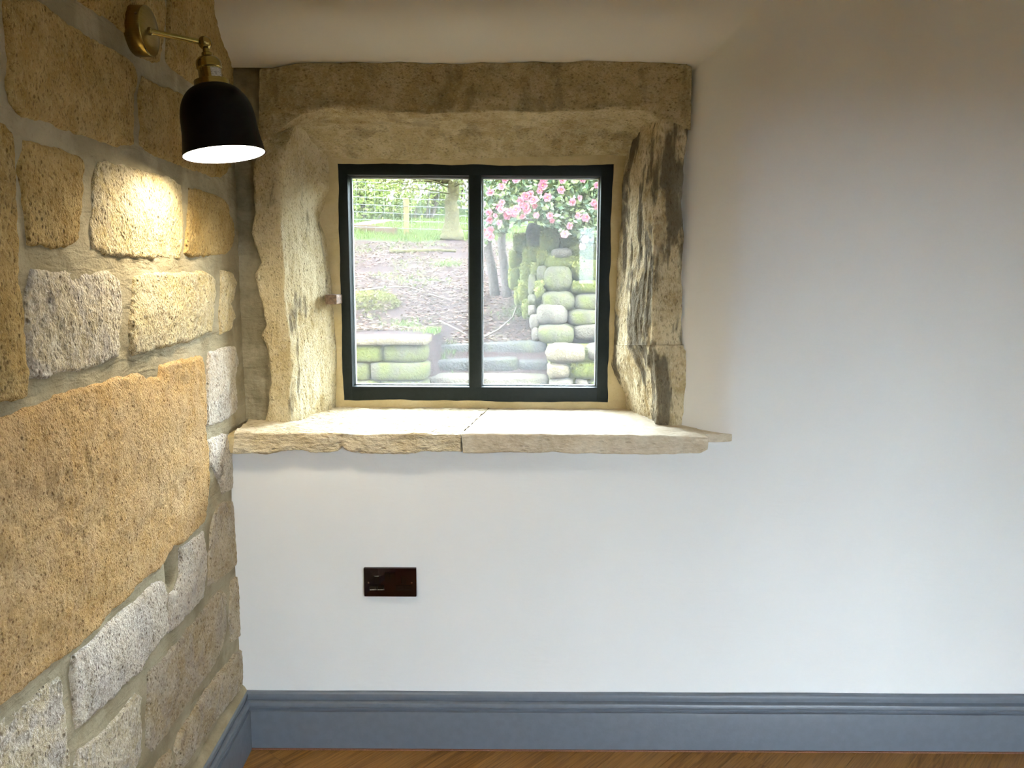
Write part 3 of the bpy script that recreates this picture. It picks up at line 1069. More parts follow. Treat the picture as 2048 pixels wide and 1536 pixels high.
def sill(name, front_top, front_bot, back, mat, amp, seed):
    A = [at(x, y, YF) for x, y in front_top]
    Bt = [at(x, y, YF + 0.004) for x, y in front_bot]
    ztop = np.mean([p[2] for p in A])
    a0, a1 = A[0][0], A[-1][0]
    bl = [np.array([x, 2.40, ztop + 0.006]) for x in np.linspace(back[0], back[1], 5)]
    bb = [np.array([x, 2.40, ztop - 0.06]) for x in np.linspace(back[0], back[1], 5)]
    return loft(name, [Bt, A, bl, bb], [22, 60, 6, 30], 220, mat, SIL, amp, (28, 90), (0.5, 1, 1), flip=False, seed=seed, roundk=1)


sill('sill_slab', [(468, 866), (600, 867), (760, 868), (921, 868)], [(466, 908), (485, 908), (528, 908), (561, 904), (603, 901), (619, 906), (652, 908), (674, 902), (684, 892), (694, 899), (710, 906), (735, 908), (820, 907), (860, 903), (921, 904)], (-0.80, -0.066), M['sill_old'], (0.007, 0.0035), 3.0)
sill('sill_slab', [(923, 868), (1100, 869), (1300, 871), (1418, 874)], [(926, 907), (976, 908), (1019, 905), (1056, 907), (1110, 904), (1149, 908), (1183, 907), (1211, 909), (1296, 911), (1325, 909), (1400, 908), (1415, 900)], (-0.064, 0.50), M['sill_smooth'], (0.003, 0.0015), 5.0)
zs_ = at(1418, 874, YF)[2]
b = MB()
b.box((0.45, 2.001, zs_ - 0.05), (0.60, 2.20, zs_ + 0.001), bev=0.004)
b.build('sill_return', M['sill_smooth'], SIL)
pq = at(463, 872, 1.972)
b = MB()
b.box((WO[0] - 0.02, 1.972, at(463, 908, 1.97)[2]), (at(469, 880, 1.97)[0], 2.06, pq[2]), bev=0.006)
b.build('mortar_plug', M['mortar_tan'], SIL)

# ================================================================== THE WINDOW
W1 = empty('window_1', ((FX0 + FX1) / 2, 2.36, FZB))
tag(W1, kind='structure')
ox, oy, oz = W1.location


def bar(b, x0, x1, z0, z1, y0=2.359, y1=2.415, bev=0.003):
    b.box((x0 - ox, y0 - oy, z0 - oz), (x1 - ox, y1 - oy, z1 - oz), bev=bev)


gx0, gx1 = at(700, 560, 2.36)[0], at(1198, 560, 2.36)[0]
mx0, mx1 = at(938, 560, 2.36)[0], at(963, 560, 2.36)[0]
gzt, gzb = at(950, 351, 2.36)[2], at(950, 774, 2.36)[2]
b = MB()
bar(b, FX0, gx0, FZB, FZT)
bar(b, gx1, FX1, FZB, FZT)
bar(b, gx0 - 0.002, gx1 + 0.002, gzt, FZT)
bar(b, gx0 - 0.002, gx1 + 0.002, FZB, gzb)
b.build('frame', M['frame'], W1)
b = MB()
bar(b, mx0, mx1, gzb - 0.002, gzt + 0.002)
b.build('mullion', M['frame'], W1)
for xa, xb in ((gx0, mx0), (mx1, gx1)):
    g = MB()
    g.box((xa - 0.001 - ox, 2.386 - oy, gzb - 0.001 - oz), (xb + 0.001 - ox, 2.390 - oy, gzt + 0.001 - oz))
    pn = g.build('pane', M['glass'], W1, smooth=False)
    pn.rotation_euler = (-0.010, 0, -0.006)
    s = MB()
    t_ = 0.0045
    for r in ((xa, xb, gzb, gzb + t_), (xa, xb, gzt - t_, gzt), (xa, xa + t_, gzb, gzt), (xb - t_, xb, gzb, gzt)):
        s.box((r[0] - ox, 2.391 - oy, r[2] - oz), (r[1] - ox, 2.405 - oy, r[3] - oz))
    s.build('spacer', M['bead'], pn, smooth=False)['label'] = 'silver spacer bar at the edge of the glass'


# ================================================================== WALL LAMP
def lamp():
    u_, z_ = on_left(264, 62)
    base = wallpt(np.array([u_]), np.array([z_]), np.array([0.014]))[0]
    t = empty('wall_lamp', base)
    tag(t, 'black bell shade wall lamp with brass arm, lit, on the rough stone wall', 'lamp')
    B = Vector(base)
    # local frame: x out of the wall
    nx = Vector(WN)
    ty = Vector((0, 0, 1))
    side = nx.cross(ty)
    Mx = Matrix((( nx.x, side.x, ty.x, 0), (nx.y, side.y, ty.y, 0), (nx.z, side.z, ty.z, 0), (0, 0, 0, 1)))
    t.matrix_world = Matrix.Translation(B) @ Mx
    inv = t.matrix_world.inverted()
    Rz = Matrix.Rotation(math.radians(90), 4, 'Y')       # z axis -> local x
    r = 0.0468
    b = MB()
    b.lathe([(0.0, -0.02), (r, -0.02), (r, 0.0185), (r - 0.0008, 0.0202), (r - 0.0025, 0.0210), (0.020, 0.0211), (0, 0.0211)], 72, Rz)
    b.build('backplate', M['brass_disc'], t, auto=40)
    for a in (205, 25):
        b = MB()
        ca_, sa_ = math.cos(math.radians(a)), math.sin(math.radians(a))
        Ms = Matrix.Translation(Vector((0.013, ca_ * r, sa_ * r))) @ Vector((0, ca_, sa_)).to_track_quat('Z', 'Y').to_matrix().to_4x4()
        b.lathe([(0, 0.0012), (0.0022, 0.001), (0.0026, -0.001)], 12, Ms)
        b.build('screw', M['chrome'], t)
    # points of the arm and the shade in the world, then local
    ball = Vector(at(410, 86, 1.605))
    root = B + nx * 0.020
    arm_dir = (ball - root).normalized()
    b = MB()
    lr, lb = inv @ root, inv @ (ball - arm_dir * 0.008)
    b.tube([lr, lr + (lb - lr) * 0.5, lb], 0.0054, 16)
    b.lathe([(0.0, 0), (0.0075, 0.0), (0.0075, 0.004), (0.0045, 0.006)], 20, Matrix.Translation(lr - Vector((0.0, 0, 0))) @ Rz)
    b.build('arm', M['brass'], t)
    b = MB()
    Ml = Matrix.Translation(inv @ ball)
    b.lathe([(0.0135 * math.sin(math.pi * k / 14), -0.0135 * math.cos(math.pi * k / 14)) for k in range(15)], 28, Ml)
    b.build('ball_joint', M['brass'], t)
    rim = Vector(at(449, 309, 1.60))
    ax = (rim - ball).normalized()                        # down the lamp
    q = (inv.to_3x3() @ ax).to_track_quat('Z', 'Y').to_matrix().to_4x4()
    A = Matrix.Translation(inv @ ball) @ q
    H = (rim - ball).length
    hs = H - 0.137                                        # where the shade starts
    b = MB()
    b.lathe([(0.0, 0.008), (0.0065, 0.008), (0.0075, 0.018), (0.0105, 0.020), (0.0112, 0.026), (0.019, 0.030), (0.0238, 0.036), (0.0250, 0.042),
             (0.0250, 0.050), (0.0232, 0.052), (0.0232, 0.074), (0.0250, 0.076), (0.0262, hs - 0.012), (0.0345, hs - 0.010), (0.0352, hs + 0.001), (0.033, hs + 0.004), (0.0, hs + 0.004)], 48, A)
    b.build('lamp_holder', M['brass'], t, auto=30)
    # paper label on the holder
    b = MB()
    n = 8
    V = []
    for k in range(n + 1):
        a = math.radians(-62 + 62 * k / n)
        for z in (0.054, 0.072):
            V.append((A @ Vector((0.0236 * math.cos(a), 0.0236 * math.sin(a), z))))
    # turn the label to the camera side
    cdir = (A.inverted() @ (inv @ Vector(CAM)))
    a0 = math.atan2(cdir.y, cdir.x)
    V = []
    for k in range(n + 1):
        a = a0 + math.radians(4 + 58 * k / n)
        for z in (0.054, 0.072):
            V.append((A @ Vector((0.0236 * math.cos(a), 0.0236 * math.sin(a), z))))
    b.add(V, [(2 * k, 2 * k + 2, 2 * k + 3, 2 * k + 1) for k in range(n)])
    b.build('paper_label', M['label'], t)['label'] = 'small printed paper label on the brass holder'
    R = 0.0818
    hl = H - hs
    prof = []
    for k in range(25):
        s = k / 24
        if s < 0.55:
            a = s / 0.55 * math.pi / 2
            rr_ = 0.026 + (R * 0.90 - 0.026) * math.sin(a) ** 1.0
            zz = hs + hl * 0.52 * (1 - math.cos(a))
        else:
            w = (s - 0.55) / 0.45
            rr_ = R * (0.90 + 0.10 * w ** 1.5)
            zz = hs + hl * (0.52 + 0.48 * w)
        prof.append((rr_, zz))
    b = MB()
    b.lathe([(0.0, hs)] + prof + [(R + 0.0005, H + 0.0008), (R - 0.001, H + 0.0008)], 72, A)
    sh = b.build('shade', M['shade_black'], t, auto=60)
    b = MB()
    b.lathe([(r_ - 0.0016, z_ + 0.0016 if i < 12 else z_) for i, (r_, z_) in enumerate(prof)][::-1] + [(0.0, hs + 0.0016)], 72, A)
    b.build('shade_lining', M['shade_white'], sh, auto=60)['label'] = 'white enamelled inside of the shade'
    zb = H - 0.040
    b = MB()
    b.lathe([(0.012, hs + 0.004), (0.013, zb - 0.035)] + [(0.013 + 0.0135 * math.sin(math.pi / 2 * k / 5), zb - 0.035 + 0.02 * k / 5) for k in range(1, 6)] + [(0.0265 * math.cos(math.pi / 2 * k / 8), zb - 0.006 + 0.0265 * math.sin(math.pi / 2 * k / 8)) for k in range(9)], 32, A)
    b.build('bulb', M['bulb'], t)
    l = bpy.data.lights.new('lamp_light', 'SPOT')
    l.energy = LAMP_W
    l.color = (1.0, 0.86, 0.66)
    l.spot_size = math.radians(172)
    l.spot_blend = 1.0
    l.shadow_soft_size = 0.022
    lo = bpy.data.objects.new('lamp_light', l)
    COL.objects.link(lo)
    lo.parent = t
    pos = A @ Vector((0, 0, zb + 0.024))
    zax = (A.to_3x3() @ Vector((0, 0, 1))).normalized()
    lo.matrix_local = Matrix.Translation(pos) @ (-zax).to_track_quat('Z', 'Y').to_matrix().to_4x4()
    return t


lamp()


# ================================================================== DOUBLE SOCKET
def socket():
    c = at(781, 1163, YW)
    t = empty('wall_socket', (c[0], YW - 0.0002, c[2]))
    tag(t, 'black double power socket with two switches on the white wall under the window', 'socket')
    w, h = 0.1465, 0.0835
    yf = -0.0075
    b = MB()
    b.box((-w / 2, -0.0075, -h / 2), (w / 2, 0.004, h / 2), bev=0.0028)
    b.build('plate', M['socket'], t, auto=50)
    for sx in (-0.0075, 0.0075):
        b = MB()
        b.add([(sx - 0.0066, yf - 0.0005, 0.006), (sx + 0.0066, yf - 0.0005, 0.006), (sx + 0.0066, yf - 0.0040, 0.029), (sx - 0.0066, yf - 0.0040, 0.029),
               (sx - 0.0066, yf + 0.002, 0.006), (sx + 0.0066, yf + 0.002, 0.006), (sx + 0.0066, yf + 0.002, 0.0300), (sx - 0.0066, yf + 0.002, 0.0300)],
              [(0, 1, 2, 3), (0, 4, 5, 1), (1, 5, 6, 2), (2, 6, 7, 3), (3, 7, 4, 0)])
        b.build('switch', M['socket_insert'], t, smooth=False)
    for cx in (-0.0375, 0.0375):
        for px, pz, pw_, ph in ((0, 0.0075, 0.0055, 0.0095), (-0.0113, -0.015, 0.0085, 0.0062), (0.0113, -0.015, 0.0085, 0.0062)):
            b = MB()
            # shuttered pin hole: a collar with a sunken floor
            o_, i_ = 1.22, 1.0
            V = []
            for s, y in ((o_, yf - 0.0001), (o_ * 0.97, yf - 0.0011), (i_, yf - 0.0012), (i_ * 0.93, yf - 0.0002)):
                V += [(cx + px + s * sx * pw_, y, pz + s * sz * ph) for sx, sz in ((-1, -1), (1, -1), (1, 1), (-1, 1))]
            Fc = [(r_ * 4 + k, r_ * 4 + (k + 1) % 4, r_ * 4 + 4 + (k + 1) % 4, r_ * 4 + 4 + k) for r_ in range(3) for k in range(4)] + [(12, 13, 14, 15)]
            b.add(V, Fc)
            b.build('pin_hole', M['socket_insert'], t, smooth=False)
    for sx in (-0.0603, 0.0603):
        b = MB()
        b.lathe([(0, 0.0012), (0.0026, 0.0010), (0.0032, 0.0), (0.0032, -0.002)], 16, Matrix.Translation(Vector((sx, yf, 0.0))) @ Matrix.Rotation(math.radians(90), 4, 'X'))
        b.build('screw', M['chrome'], t)


socket()

# ================================================================== THE GARDEN
_gy = [2.4, 5.6, 6.1, 7.0, 8.8, 13, 18, 25, 45]
_gz = [0.22, 0.26, 0.30, 0.725, 1.17, 2.02, 2.76, 5.2, 14]


def G(x, Y):
    x, Y = np.asarray(x, float), np.asarray(Y, float)
    z = np.interp(Y, _gy, _gz)
    left = np.where((x < -0.66) & (Y > 6.30), 0.855, -9)
    z = np.maximum(z, left)
    z = z + np.clip((Y - 6.5) / 1.0, 0, 1) * 0.05 * fbm(np.stack([x * 1.1, Y * 1.1, 0 * x], -1), 3)
    return z


def ground_at(px, py):
    """first hit of the view ray with the garden ground"""
    d = ray(px, py)
    for Y in np.arange(6.9, 44, 0.02):
        p = CAM + d * (Y / d[1])
        if p[2] <= G(p[0], Y):
            return np.array([p[0], Y, float(G(p[0], Y))])
    return np.array([p[0], Y, float(G(p[0], Y))])


xs = np.concatenate([np.arange(-40, -6, 1.0), np.arange(-6, 6, 0.08), np.arange(6, 41, 1.0)])
ys = np.concatenate([np.arange(2.56, 6, 0.2), np.arange(6, 14, 0.06), np.arange(14, 46, 0.5)])
X, Y = np.meshgrid(xs, ys, indexing='ij')
Zg = G(X, Y)
q = grid_quads(len(xs), len(ys))
V = np.stack([X, Y, Zg], -1).reshape(-1, 3)
me = mesh('ground', V, q)
gr = link('ground', me, [M['soil'], M['lawn']])
cy = V[q].mean(1)
lawn_edge = 12.9 + 0.5 * perlin(np.stack([cy[:, 0] * 0.7, cy[:, 1] * 0.2, 0 * cy[:, 0]], -1))
me.polygons.foreach_set('material_index', (cy[:, 1] > lawn_edge).astype(np.int32))
tag(gr, kind='structure')
b = MB()
b.box((-40, -40, -0.4), (40, 2.5, -0.16))
tag(b.build('terrace', M['paving'], smooth=False), kind='structure')
b = MB()
b.box((0.35, -7.5, -0.2), (1.75, -7.1, 2.7))  # unseen panel added to dim the side light's reflection in the pane
tag(b.build('reflection_panel', M['reflection_grey'], smooth=False), kind='structure')


def rot_leaf(n, size, tilt=1.0, aspect=0.5, up=None):
    """n diamond leaves around the origin: (n,4,3)"""
    a = RNG.uniform(0, 2 * math.pi, n)
    el = RNG.normal(0, tilt, n)
    d = np.stack([np.cos(a) * np.cos(el), np.sin(a) * np.cos(el), np.sin(el)], 1)
    r = RNG.normal(size=(n, 3))
    r[:, 2] *= 0.5
    w = np.cross(d, r)
    w /= np.linalg.norm(w, axis=1)[:, None] + 1e-9
    s = (size * RNG.uniform(0.6, 1.3, n))[:, None]
    nrm = np.cross(d, w)
    return np.stack([-d * s * 0.5, w * s * aspect * 0.5 + nrm * s * 0.08, d * s * 0.5, -w * s * aspect * 0.5 + nrm * s * 0.08], 1)


def leaf_obj(name, pts, size, cols, mat, parent=None, tilt=0.8, aspect=0.5, flat=False, stuff=True, amb=0.31):
    n = len(pts)
    L = rot_leaf(n, size, tilt, aspect)
    if flat:
        L[:, :, 2] *= 0.35
    V = (pts[:, None, :] + L).reshape(-1, 3)
    me = mesh(name, V, np.arange(4 * n).reshape(n, 4), smooth=False)
    cols = np.array(cols) * amb
    c = cols[RNG.integers(0, len(cols), n)] * RNG.uniform(0.7, 1.25, n)[:, None]
    vcol(me, np.repeat(c, 4, 0))
    o = link(name, me, mat, parent)
    if stuff:
        o['kind'] = 'stuff'
    return o


# leaf litter over the bank
n = 38000
Yp = 6.95 + 5.6 * RNG.random(n) ** 1.25
Xp = RNG.uniform(-0.36, 0.30, n) * Yp * 1.1 + RNG.normal(0, 0.1, n)
dens = fbm(np.stack([Xp * 1.3, Yp * 1.0, 0 * Xp + 4], -1), 2)
k = (dens > -0.25) & ~((Xp > 0.035 * Yp) & (Yp < 9.2))
Xp, Yp = Xp[k], Yp[k]
pts = np.stack([Xp, Yp, G(Xp, Yp) + RNG.uniform(0.004, 0.03, len(Xp))], 1)
tag(leaf_obj('leaf_litter', pts, 0.045, [(0.30, 0.125, 0.10), (0.36, 0.19, 0.16), (0.17, 0.085, 0.07), (0.42, 0.27, 0.23), (0.11, 0.065, 0.06)], M['litter'], None, 0.35, 0.6, True, amb=0.23),
    'reddish brown fallen leaves strewn over the sloping bank', 'leaf litter')
# low green growth on the bank
n = 9000
Yp = RNG.uniform(7.0, 12.6, n)
Xp = RNG.uniform(-0.36, 0.30, n) * Yp * 1.1
dens = fbm(np.stack([Xp * 0.9, Yp * 0.9, 0 * Xp + 14], -1), 3) + (Yp - 10.5) * 0.05
k = (dens > 0.12) & ~((Xp > 0.035 * Yp) & (Yp < 9.2))
pts = np.stack([Xp[k], Yp[k], G(Xp[k], Yp[k]) + RNG.uniform(0.0, 0.05, k.sum())], 1)
tag(leaf_obj('ground_weeds', pts, 0.06, [(0.13, 0.20, 0.04), (0.19, 0.21, 0.05), (0.22, 0.25, 0.09)], M['grass'], None, 0.9, 0.35, amb=0.2),
    'low green weeds and moss creeping over the leafy bank', 'weeds')


def blades(name, centers, n, hgt, spread, cols, parent=None):
    V, C = [], []
    c = np.repeat(np.array(centers), n, 0)
    m_ = len(c)
    off = RNG.normal(0, spread, (m_, 2))
    x, y = c[:, 0] + off[:, 0], c[:, 1] + off[:, 1]
    z = G(x, y)
    a = RNG.uniform(0, 2 * math.pi, m_)
    h = hgt * RNG.uniform(0.5, 1.2, m_)
    lean = RNG.uniform(0.1, 0.7, m_) * h
    wv = np.stack([-np.sin(a), np.cos(a), 0 * a], 1) * (0.035 * h + 0.004)[:, None]
    p0 = np.stack([x, y, z - 0.01], 1)
    p1 = p0 + np.stack([np.cos(a) * lean * 0.35, np.sin(a) * lean * 0.35, h * 0.6], 1)
    p2 = p0 + np.stack([np.cos(a) * lean, np.sin(a) * lean, h], 1)
    V = np.stack([p0 - wv, p0 + wv, p1 + wv * 0.8, p2, p1 - wv * 0.8], 1).reshape(-1, 3)
    me = mesh(name, V, np.arange(5 * m_).reshape(m_, 5), smooth=False)
    cols = np.array(cols) * 0.25
    cc = cols[RNG.integers(0, len(cols), m_)] * RNG.uniform(0.75, 1.2, m_)[:, None]
    vcol(me, np.repeat(cc, 5, 0))
    o = link(name, me, M['grass'], parent)
    o['kind'] = 'stuff'
    return o


GREEN = [(0.13, 0.27, 0.02), (0.20, 0.31, 0.03), (0.27, 0.33, 0.06)]
cs = []
for i in range(2600):
    Y_ = RNG.uniform(12.9, 17.8)
    cs.append((RNG.uniform(-0.30, 0.10) * Y_, Y_))
tag(blades('lawn_grass', cs, 7, 0.09, 0.06, GREEN), 'bright green rough grass at the top of the bank', 'grass')
for px, py, lab in ((890, 530, 'bright green grass tuft high on the leafy bank'), (815, 655, 'bright green grass tuft just behind the capped stone wall'), (1038, 625, 'green weed tuft beside the foot of the dry stone wall'), (875, 680, 'dark green tuft beside the corner of the capped wall')):
    p = ground_at(px, py)
    o = blades('grass_tuft', [p[:2]], 190, 0.055, 0.11, [(0.10, 0.26, 0.02), (0.17, 0.31, 0.04), (0.24, 0.32, 0.06)])
    tag(o, lab, 'grass', 'grass tufts on the bank')
# mossy hummock
p = ground_at(740, 612)
nn = 1500
off = RNG.normal(size=(nn, 3))
off /= np.linalg.norm(off, axis=1)[:, None]
pts = p + off * np.array([0.32, 0.22, 0.14]) + np.array([0, 0, 0.02])
tag(leaf_obj('moss_hummock', pts, 0.05, [(0.20, 0.19, 0.03), (0.26, 0.24, 0.05), (0.16, 0.17, 0.03)], M['grass'], None, 0.9, 0.4), 'yellow green mossy hummock on the left of the bank', 'moss')


def blob(w, d, h, seed, e=0.55, amp=0.10, nu=20, nv=11):
    """rounded boulder-like block, base at z=0"""
    V = []
    us = np.linspace(0, 2 * math.pi, nu, endpoint=False)
    vs = np.linspace(-math.pi / 2, math.pi / 2, nv)
    U, Vv = np.meshgrid(us, vs, indexing='ij')
    pw_ = lambda c: np.sign(c) * np.abs(c) ** e
    x = pw_(np.cos(Vv)) * pw_(np.cos(U))
    y = pw_(np.cos(Vv)) * pw_(np.sin(U))
    z = pw_(np.sin(Vv))
    P = np.stack([x, y, z], -1)
    s = 1 + amp * fbm(P * 1.3 + seed * 5.1, 3) + amp * 0.35 * perlin(P * 4 + seed)
    P = P * s[..., None] * np.array([w / 2, d / 2, h / 2]) + np.array([0, 0, h / 2])
    V = P.reshape(-1, 3)
    Fc = []
    for i in range(nu):
        for j in range(nv - 1):
            Fc.append((i * nv + j, ((i + 1) % nu) * nv + j, ((i + 1) % nu) * nv + j + 1, i * nv + j + 1))
    return mesh('stone', V, Fc, True)


def stone_px(parent, x0, x1, y0, y1, Y, depth, mat, seed, e=0.5, amp=0.10, rz=0.0, name='stone'):
    a, c = at(x0, y1, Y), at(x1, y0, Y)
    w, h = c[0] - a[0], c[2] - a[2]
    me = blob(w * 1.02, depth, h * 1.04, seed, e, amp)
    o = link(name, me, mat, parent)
    o.location = Vector(((a[0] + c[0]) / 2, Y + depth * 0.5, a[2])) - (parent.location if parent else Vector())
    o.rotation_euler = (0, rz, 0)
    return o


# capped wall at the left
LWp = empty('capped_wall', at(780, 775, 6.0))
tag(LWp, 'low mossy stone garden wall with flat yellow cap stones, left behind the window', 'garden wall')
for i, (x0, x1, y0, y1, m_, e) in enumerate([
        (600, 750, 677, 690, 'x_yellow', 0.12), (752, 850, 677, 690, 'x_yellow', 0.12),
        (620, 700, 690, 727, 'x_green', 0.4), (700, 762, 690, 727, 'x_green', 0.4), (764, 851, 690, 727, 'x_moss', 0.4),
        (620, 740, 727, 763, 'x_moss', 0.3), (740, 853, 727, 763, 'x_moss', 0.3), (620, 760, 763, 800, 'x_moss', 0.3), (760, 853, 763, 800, 'x_moss', 0.3)]):
    cap = i < 2
    stone_px(LWp, x0, x1 + (3 if cap else 0), y0, y1, 5.97 if cap else 6.0 + 0.01 * (i % 3), 0.42 if cap else 0.36, M[m_], i, e, 0.05, name='cap_stone' if cap else 'stone')
b = MB()
pa = at(620, 800, 6.08)
pb = at(850, 690, 6.08)
b.box((pa[0], 6.08, pa[2]), (pb[0] - 0.02, 6.33, pb[2]))
core = b.build('wall_core', M['x_moss'], None, smooth=False)
core.parent = LWp
core.location = -LWp.location

# long stone steps in the middle
ST = empty('garden_steps', at(975, 775, 6.5))
tag(ST, 'grey stone garden steps between the two walls outside the window', 'steps')
for i, (x0, x1, y0, y1, Y_, e, m_) in enumerate([
        (858, 1092, 689, 722, 6.9, 0.22, 'x_step'), (856, 1036, 722, 756, 6.6, 0.22, 'x_step'), (1037, 1098, 724, 753, 6.62, 0.22, 'x_step'),
        (852, 1099, 757, 790, 6.25, 0.25, 'x_bare')]):
    stone_px(ST, x0, x1, y0, y1, Y_, 0.42, M[m_], 20 + i, e, 0.05, rz=math.radians(-2.2) if i in (0, 1) else 0, name='step_stone')

# dry stone wall at the right
RWp = empty('dry_stone_wall', at(1130, 775, 6.9))
tag(RWp, 'tall mossy dry stone wall of rounded stones on the right outside the window', 'garden wall')
RS = [  # x0, x1, y0, y1, Y, material
    (1093, 1174, 692, 729, 6.10, 'x_yellow'), (1175, 1250, 690, 728, 6.12, 'x_bare'), (1096, 1141, 729, 761, 6.1, 'x_yellow'), (1143, 1230, 728, 760, 6.12, 'x_green'),
    (1100, 1150, 760, 790, 6.08, 'x_bare'), (1150, 1181, 761, 790, 6.1, 'x_bare'), (1180, 1250, 760, 790, 6.1, 'x_moss'),
    (1076, 1151, 651, 690, 6.85, 'x_moss'), (1151, 1235, 650, 684, 6.85, 'x_bare'),
    (1074, 1138, 611, 652, 6.92, 'x_bare'), (1137, 1225, 621, 655, 6.92, 'x_moss'),
    (1085, 1151, 584, 623, 7.0, 'x_moss'), (1150, 1240, 588, 625, 7.0, 'x_moss'),
    (1089, 1146, 534, 585, 7.08, 'x_moss'), (1144, 1240, 562, 590, 7.06, 'x_green'),
    (1145, 1240, 520, 564, 7.2, 'x_green'), (1092, 1168, 510, 540, 7.3, 'x_green'), (1105, 1146, 496, 516, 7.25, 'x_bare'), (1140, 1230, 488, 524, 7.4, 'x_green'),
    (1080, 1122, 452, 505, 7.5, 'x_green'), (1115, 1180, 470, 500, 7.6, 'x_green'), (1160, 1240, 455, 495, 7.6, 'x_green'),
    (1070, 1088, 562, 602, 7.1, 'x_green'), (1056, 1074, 590, 612, 7.12, 'x_moss'), (1057, 1072, 610, 634, 7.1, 'x_bare'), (1060, 1082, 630, 662, 7.0, 'x_bare'), (1064, 1080, 655, 686, 6.95, 'x_bare'),
    (1057, 1074, 550, 592, 7.25, 'x_moss'), (1074, 1094, 502, 535, 7.4, 'x_green'), (1062, 1080, 525, 560, 7.35, 'x_green'), (1074, 1096, 532, 566, 7.2, 'x_moss'),
    (1046, 1078, 494, 530, 7.6, 'x_green'), (1040, 1064, 525, 566, 7.6, 'x_green'), (1036, 1060, 560, 606, 7.55, 'x_green'), (1044, 1062, 600, 640, 7.4, 'x_green'),
    (1026, 1056, 466, 502, 7.9, 'x_green'), (1052, 1084, 446, 498, 7.8, 'x_moss'), (1018, 1044, 500, 540, 8.1, 'x_green'), (1016, 1042, 535, 580, 8.1, 'x_green'), (1028, 1048, 575, 612, 7.9, 'x_green'),
]
for i, (x0, x1, y0, y1, Y_, m_) in enumerate(RS):
    stone_px(RWp, x0, x1, y0, y1, Y_, 0.34, M[m_], 40 + i, 0.62, 0.16)
# earth core behind the stones
b = MB()
for x0, x1, y0, y1, ya, yb in ((1100, 1300, 700, 800, 6.2, 6.8), (1085, 1300, 506, 690, 7.5, 8.4), (1045, 1120, 500, 680, 7.95, 8.9)):
    pa, pb = at(x0, y1, ya), at(x1, y0, ya)
    b.box((pa[0], ya, pa[2]), (pb[0], yb, pb[2]))
core = b.build('earth_core', M['x_green'], None, smooth=False)
core.parent = RWp
core.location = -RWp.location
# moss and small plants on the wall
pts = []
for x0, x1, y0, y1, Y_, m_ in RS:
    if m_ == 'x_green':
        for _ in range(150):
            pts.append(at(random.uniform(x0, x1), random.uniform(y0, y0 + 0.55 * (y1 - y0)), Y_ + random.uniform(-0.02, 0.12)))
ms = leaf_obj('moss', np.array(pts) - np.array(RWp.location), 0.035, [(0.30, 0.31, 0.03), (0.38, 0.37, 0.06), (0.20, 0.23, 0.04)], M['grass'], RWp, 0.8, 0.5, amb=0.36)

# ------------------------------------------------------------------ camellia
CBp = empty('camellia_bush', ground_at(1000, 590))
tag(CBp, 'camellia bush with pink flowers and glossy leaves above the dry stone wall', 'shrub')
co = np.array(CBp.location)


def trunk(name, pts_px, Y_, rads, mat, parent, off, n=10, wob=0.01):
    P = [at(x, y, Y_ + dy) - off for (x, y, dy) in pts_px]
    P = resample(P, len(P) * 4)
    P = P + wob * np.stack([perlin(P * 6), perlin(P * 6 + 20), 0 * P[:, 0]], 1)
    R = list(np.interp(np.linspace(0, 1, len(P)), np.linspace(0, 1, len(rads)), rads))
    b = MB()
    b.tube(P, R, n)
    return b.build(name, mat, parent, auto=None)


Yt = float(co[1])
trunk('trunk', [(990, 592, 0), (984, 540, 0), (976, 500, 0.05), (970, 450, 0.05), (974, 380, 0), (980, 320, 0)], Yt, [0.062, 0.055, 0.05, 0.035, 0.02], M['bark'], CBp, co)
trunk('trunk', [(1015, 602, -0.1), (1010, 550, -0.1), (1004, 500, -0.05), (1003, 440, 0), (1015, 380, -0.1), (1030, 320, 0)], Yt, [0.058, 0.05, 0.045, 0.03, 0.02], M['bark'], CBp, co)
for pl in ([(1004, 470, 0), (1040, 430, -0.4), (1090, 400, -0.7), (1150, 380, -0.8)], [(974, 440, 0), (1000, 400, -0.4), (1060, 370, -0.6)], [(1010, 440, 0), (1060, 440, -0.5), (1120, 440, -0.7), (1200, 450, -0.8)], [(1015, 400, 0), (1090, 430, -0.5), (1150, 470, -0.8), (1180, 490, -0.8)]):
    trunk('branch', pl, Yt, [0.02, 0.012, 0.007], M['bark'], CBp, co, 6)
n = 26000
px_ = RNG.uniform(940, 1330, n)
py_ = RNG.uniform(250, 500, n)
low = np.interp(px_, [940, 965, 1000, 1030, 1060, 1100, 1140, 1200, 1330], [470, 478, 462, 440, 428, 448, 462, 480, 480])
k = py_ < low + 8 * RNG.normal(size=n)
px_, py_ = px_[k], py_[k]
Yl = RNG.uniform(6.9, 8.3, len(px_))
pts = np.array([at(a, c, y) for a, c, y in zip(px_, py_, Yl)]) - co
leaf_obj('foliage', pts, 0.062, [(0.18, 0.27, 0.08), (0.28, 0.37, 0.12), (0.13, 0.24, 0.13), (0.40, 0.45, 0.17), (0.16, 0.27, 0.15)], M['leaf'], CBp, 0.7, 0.5)


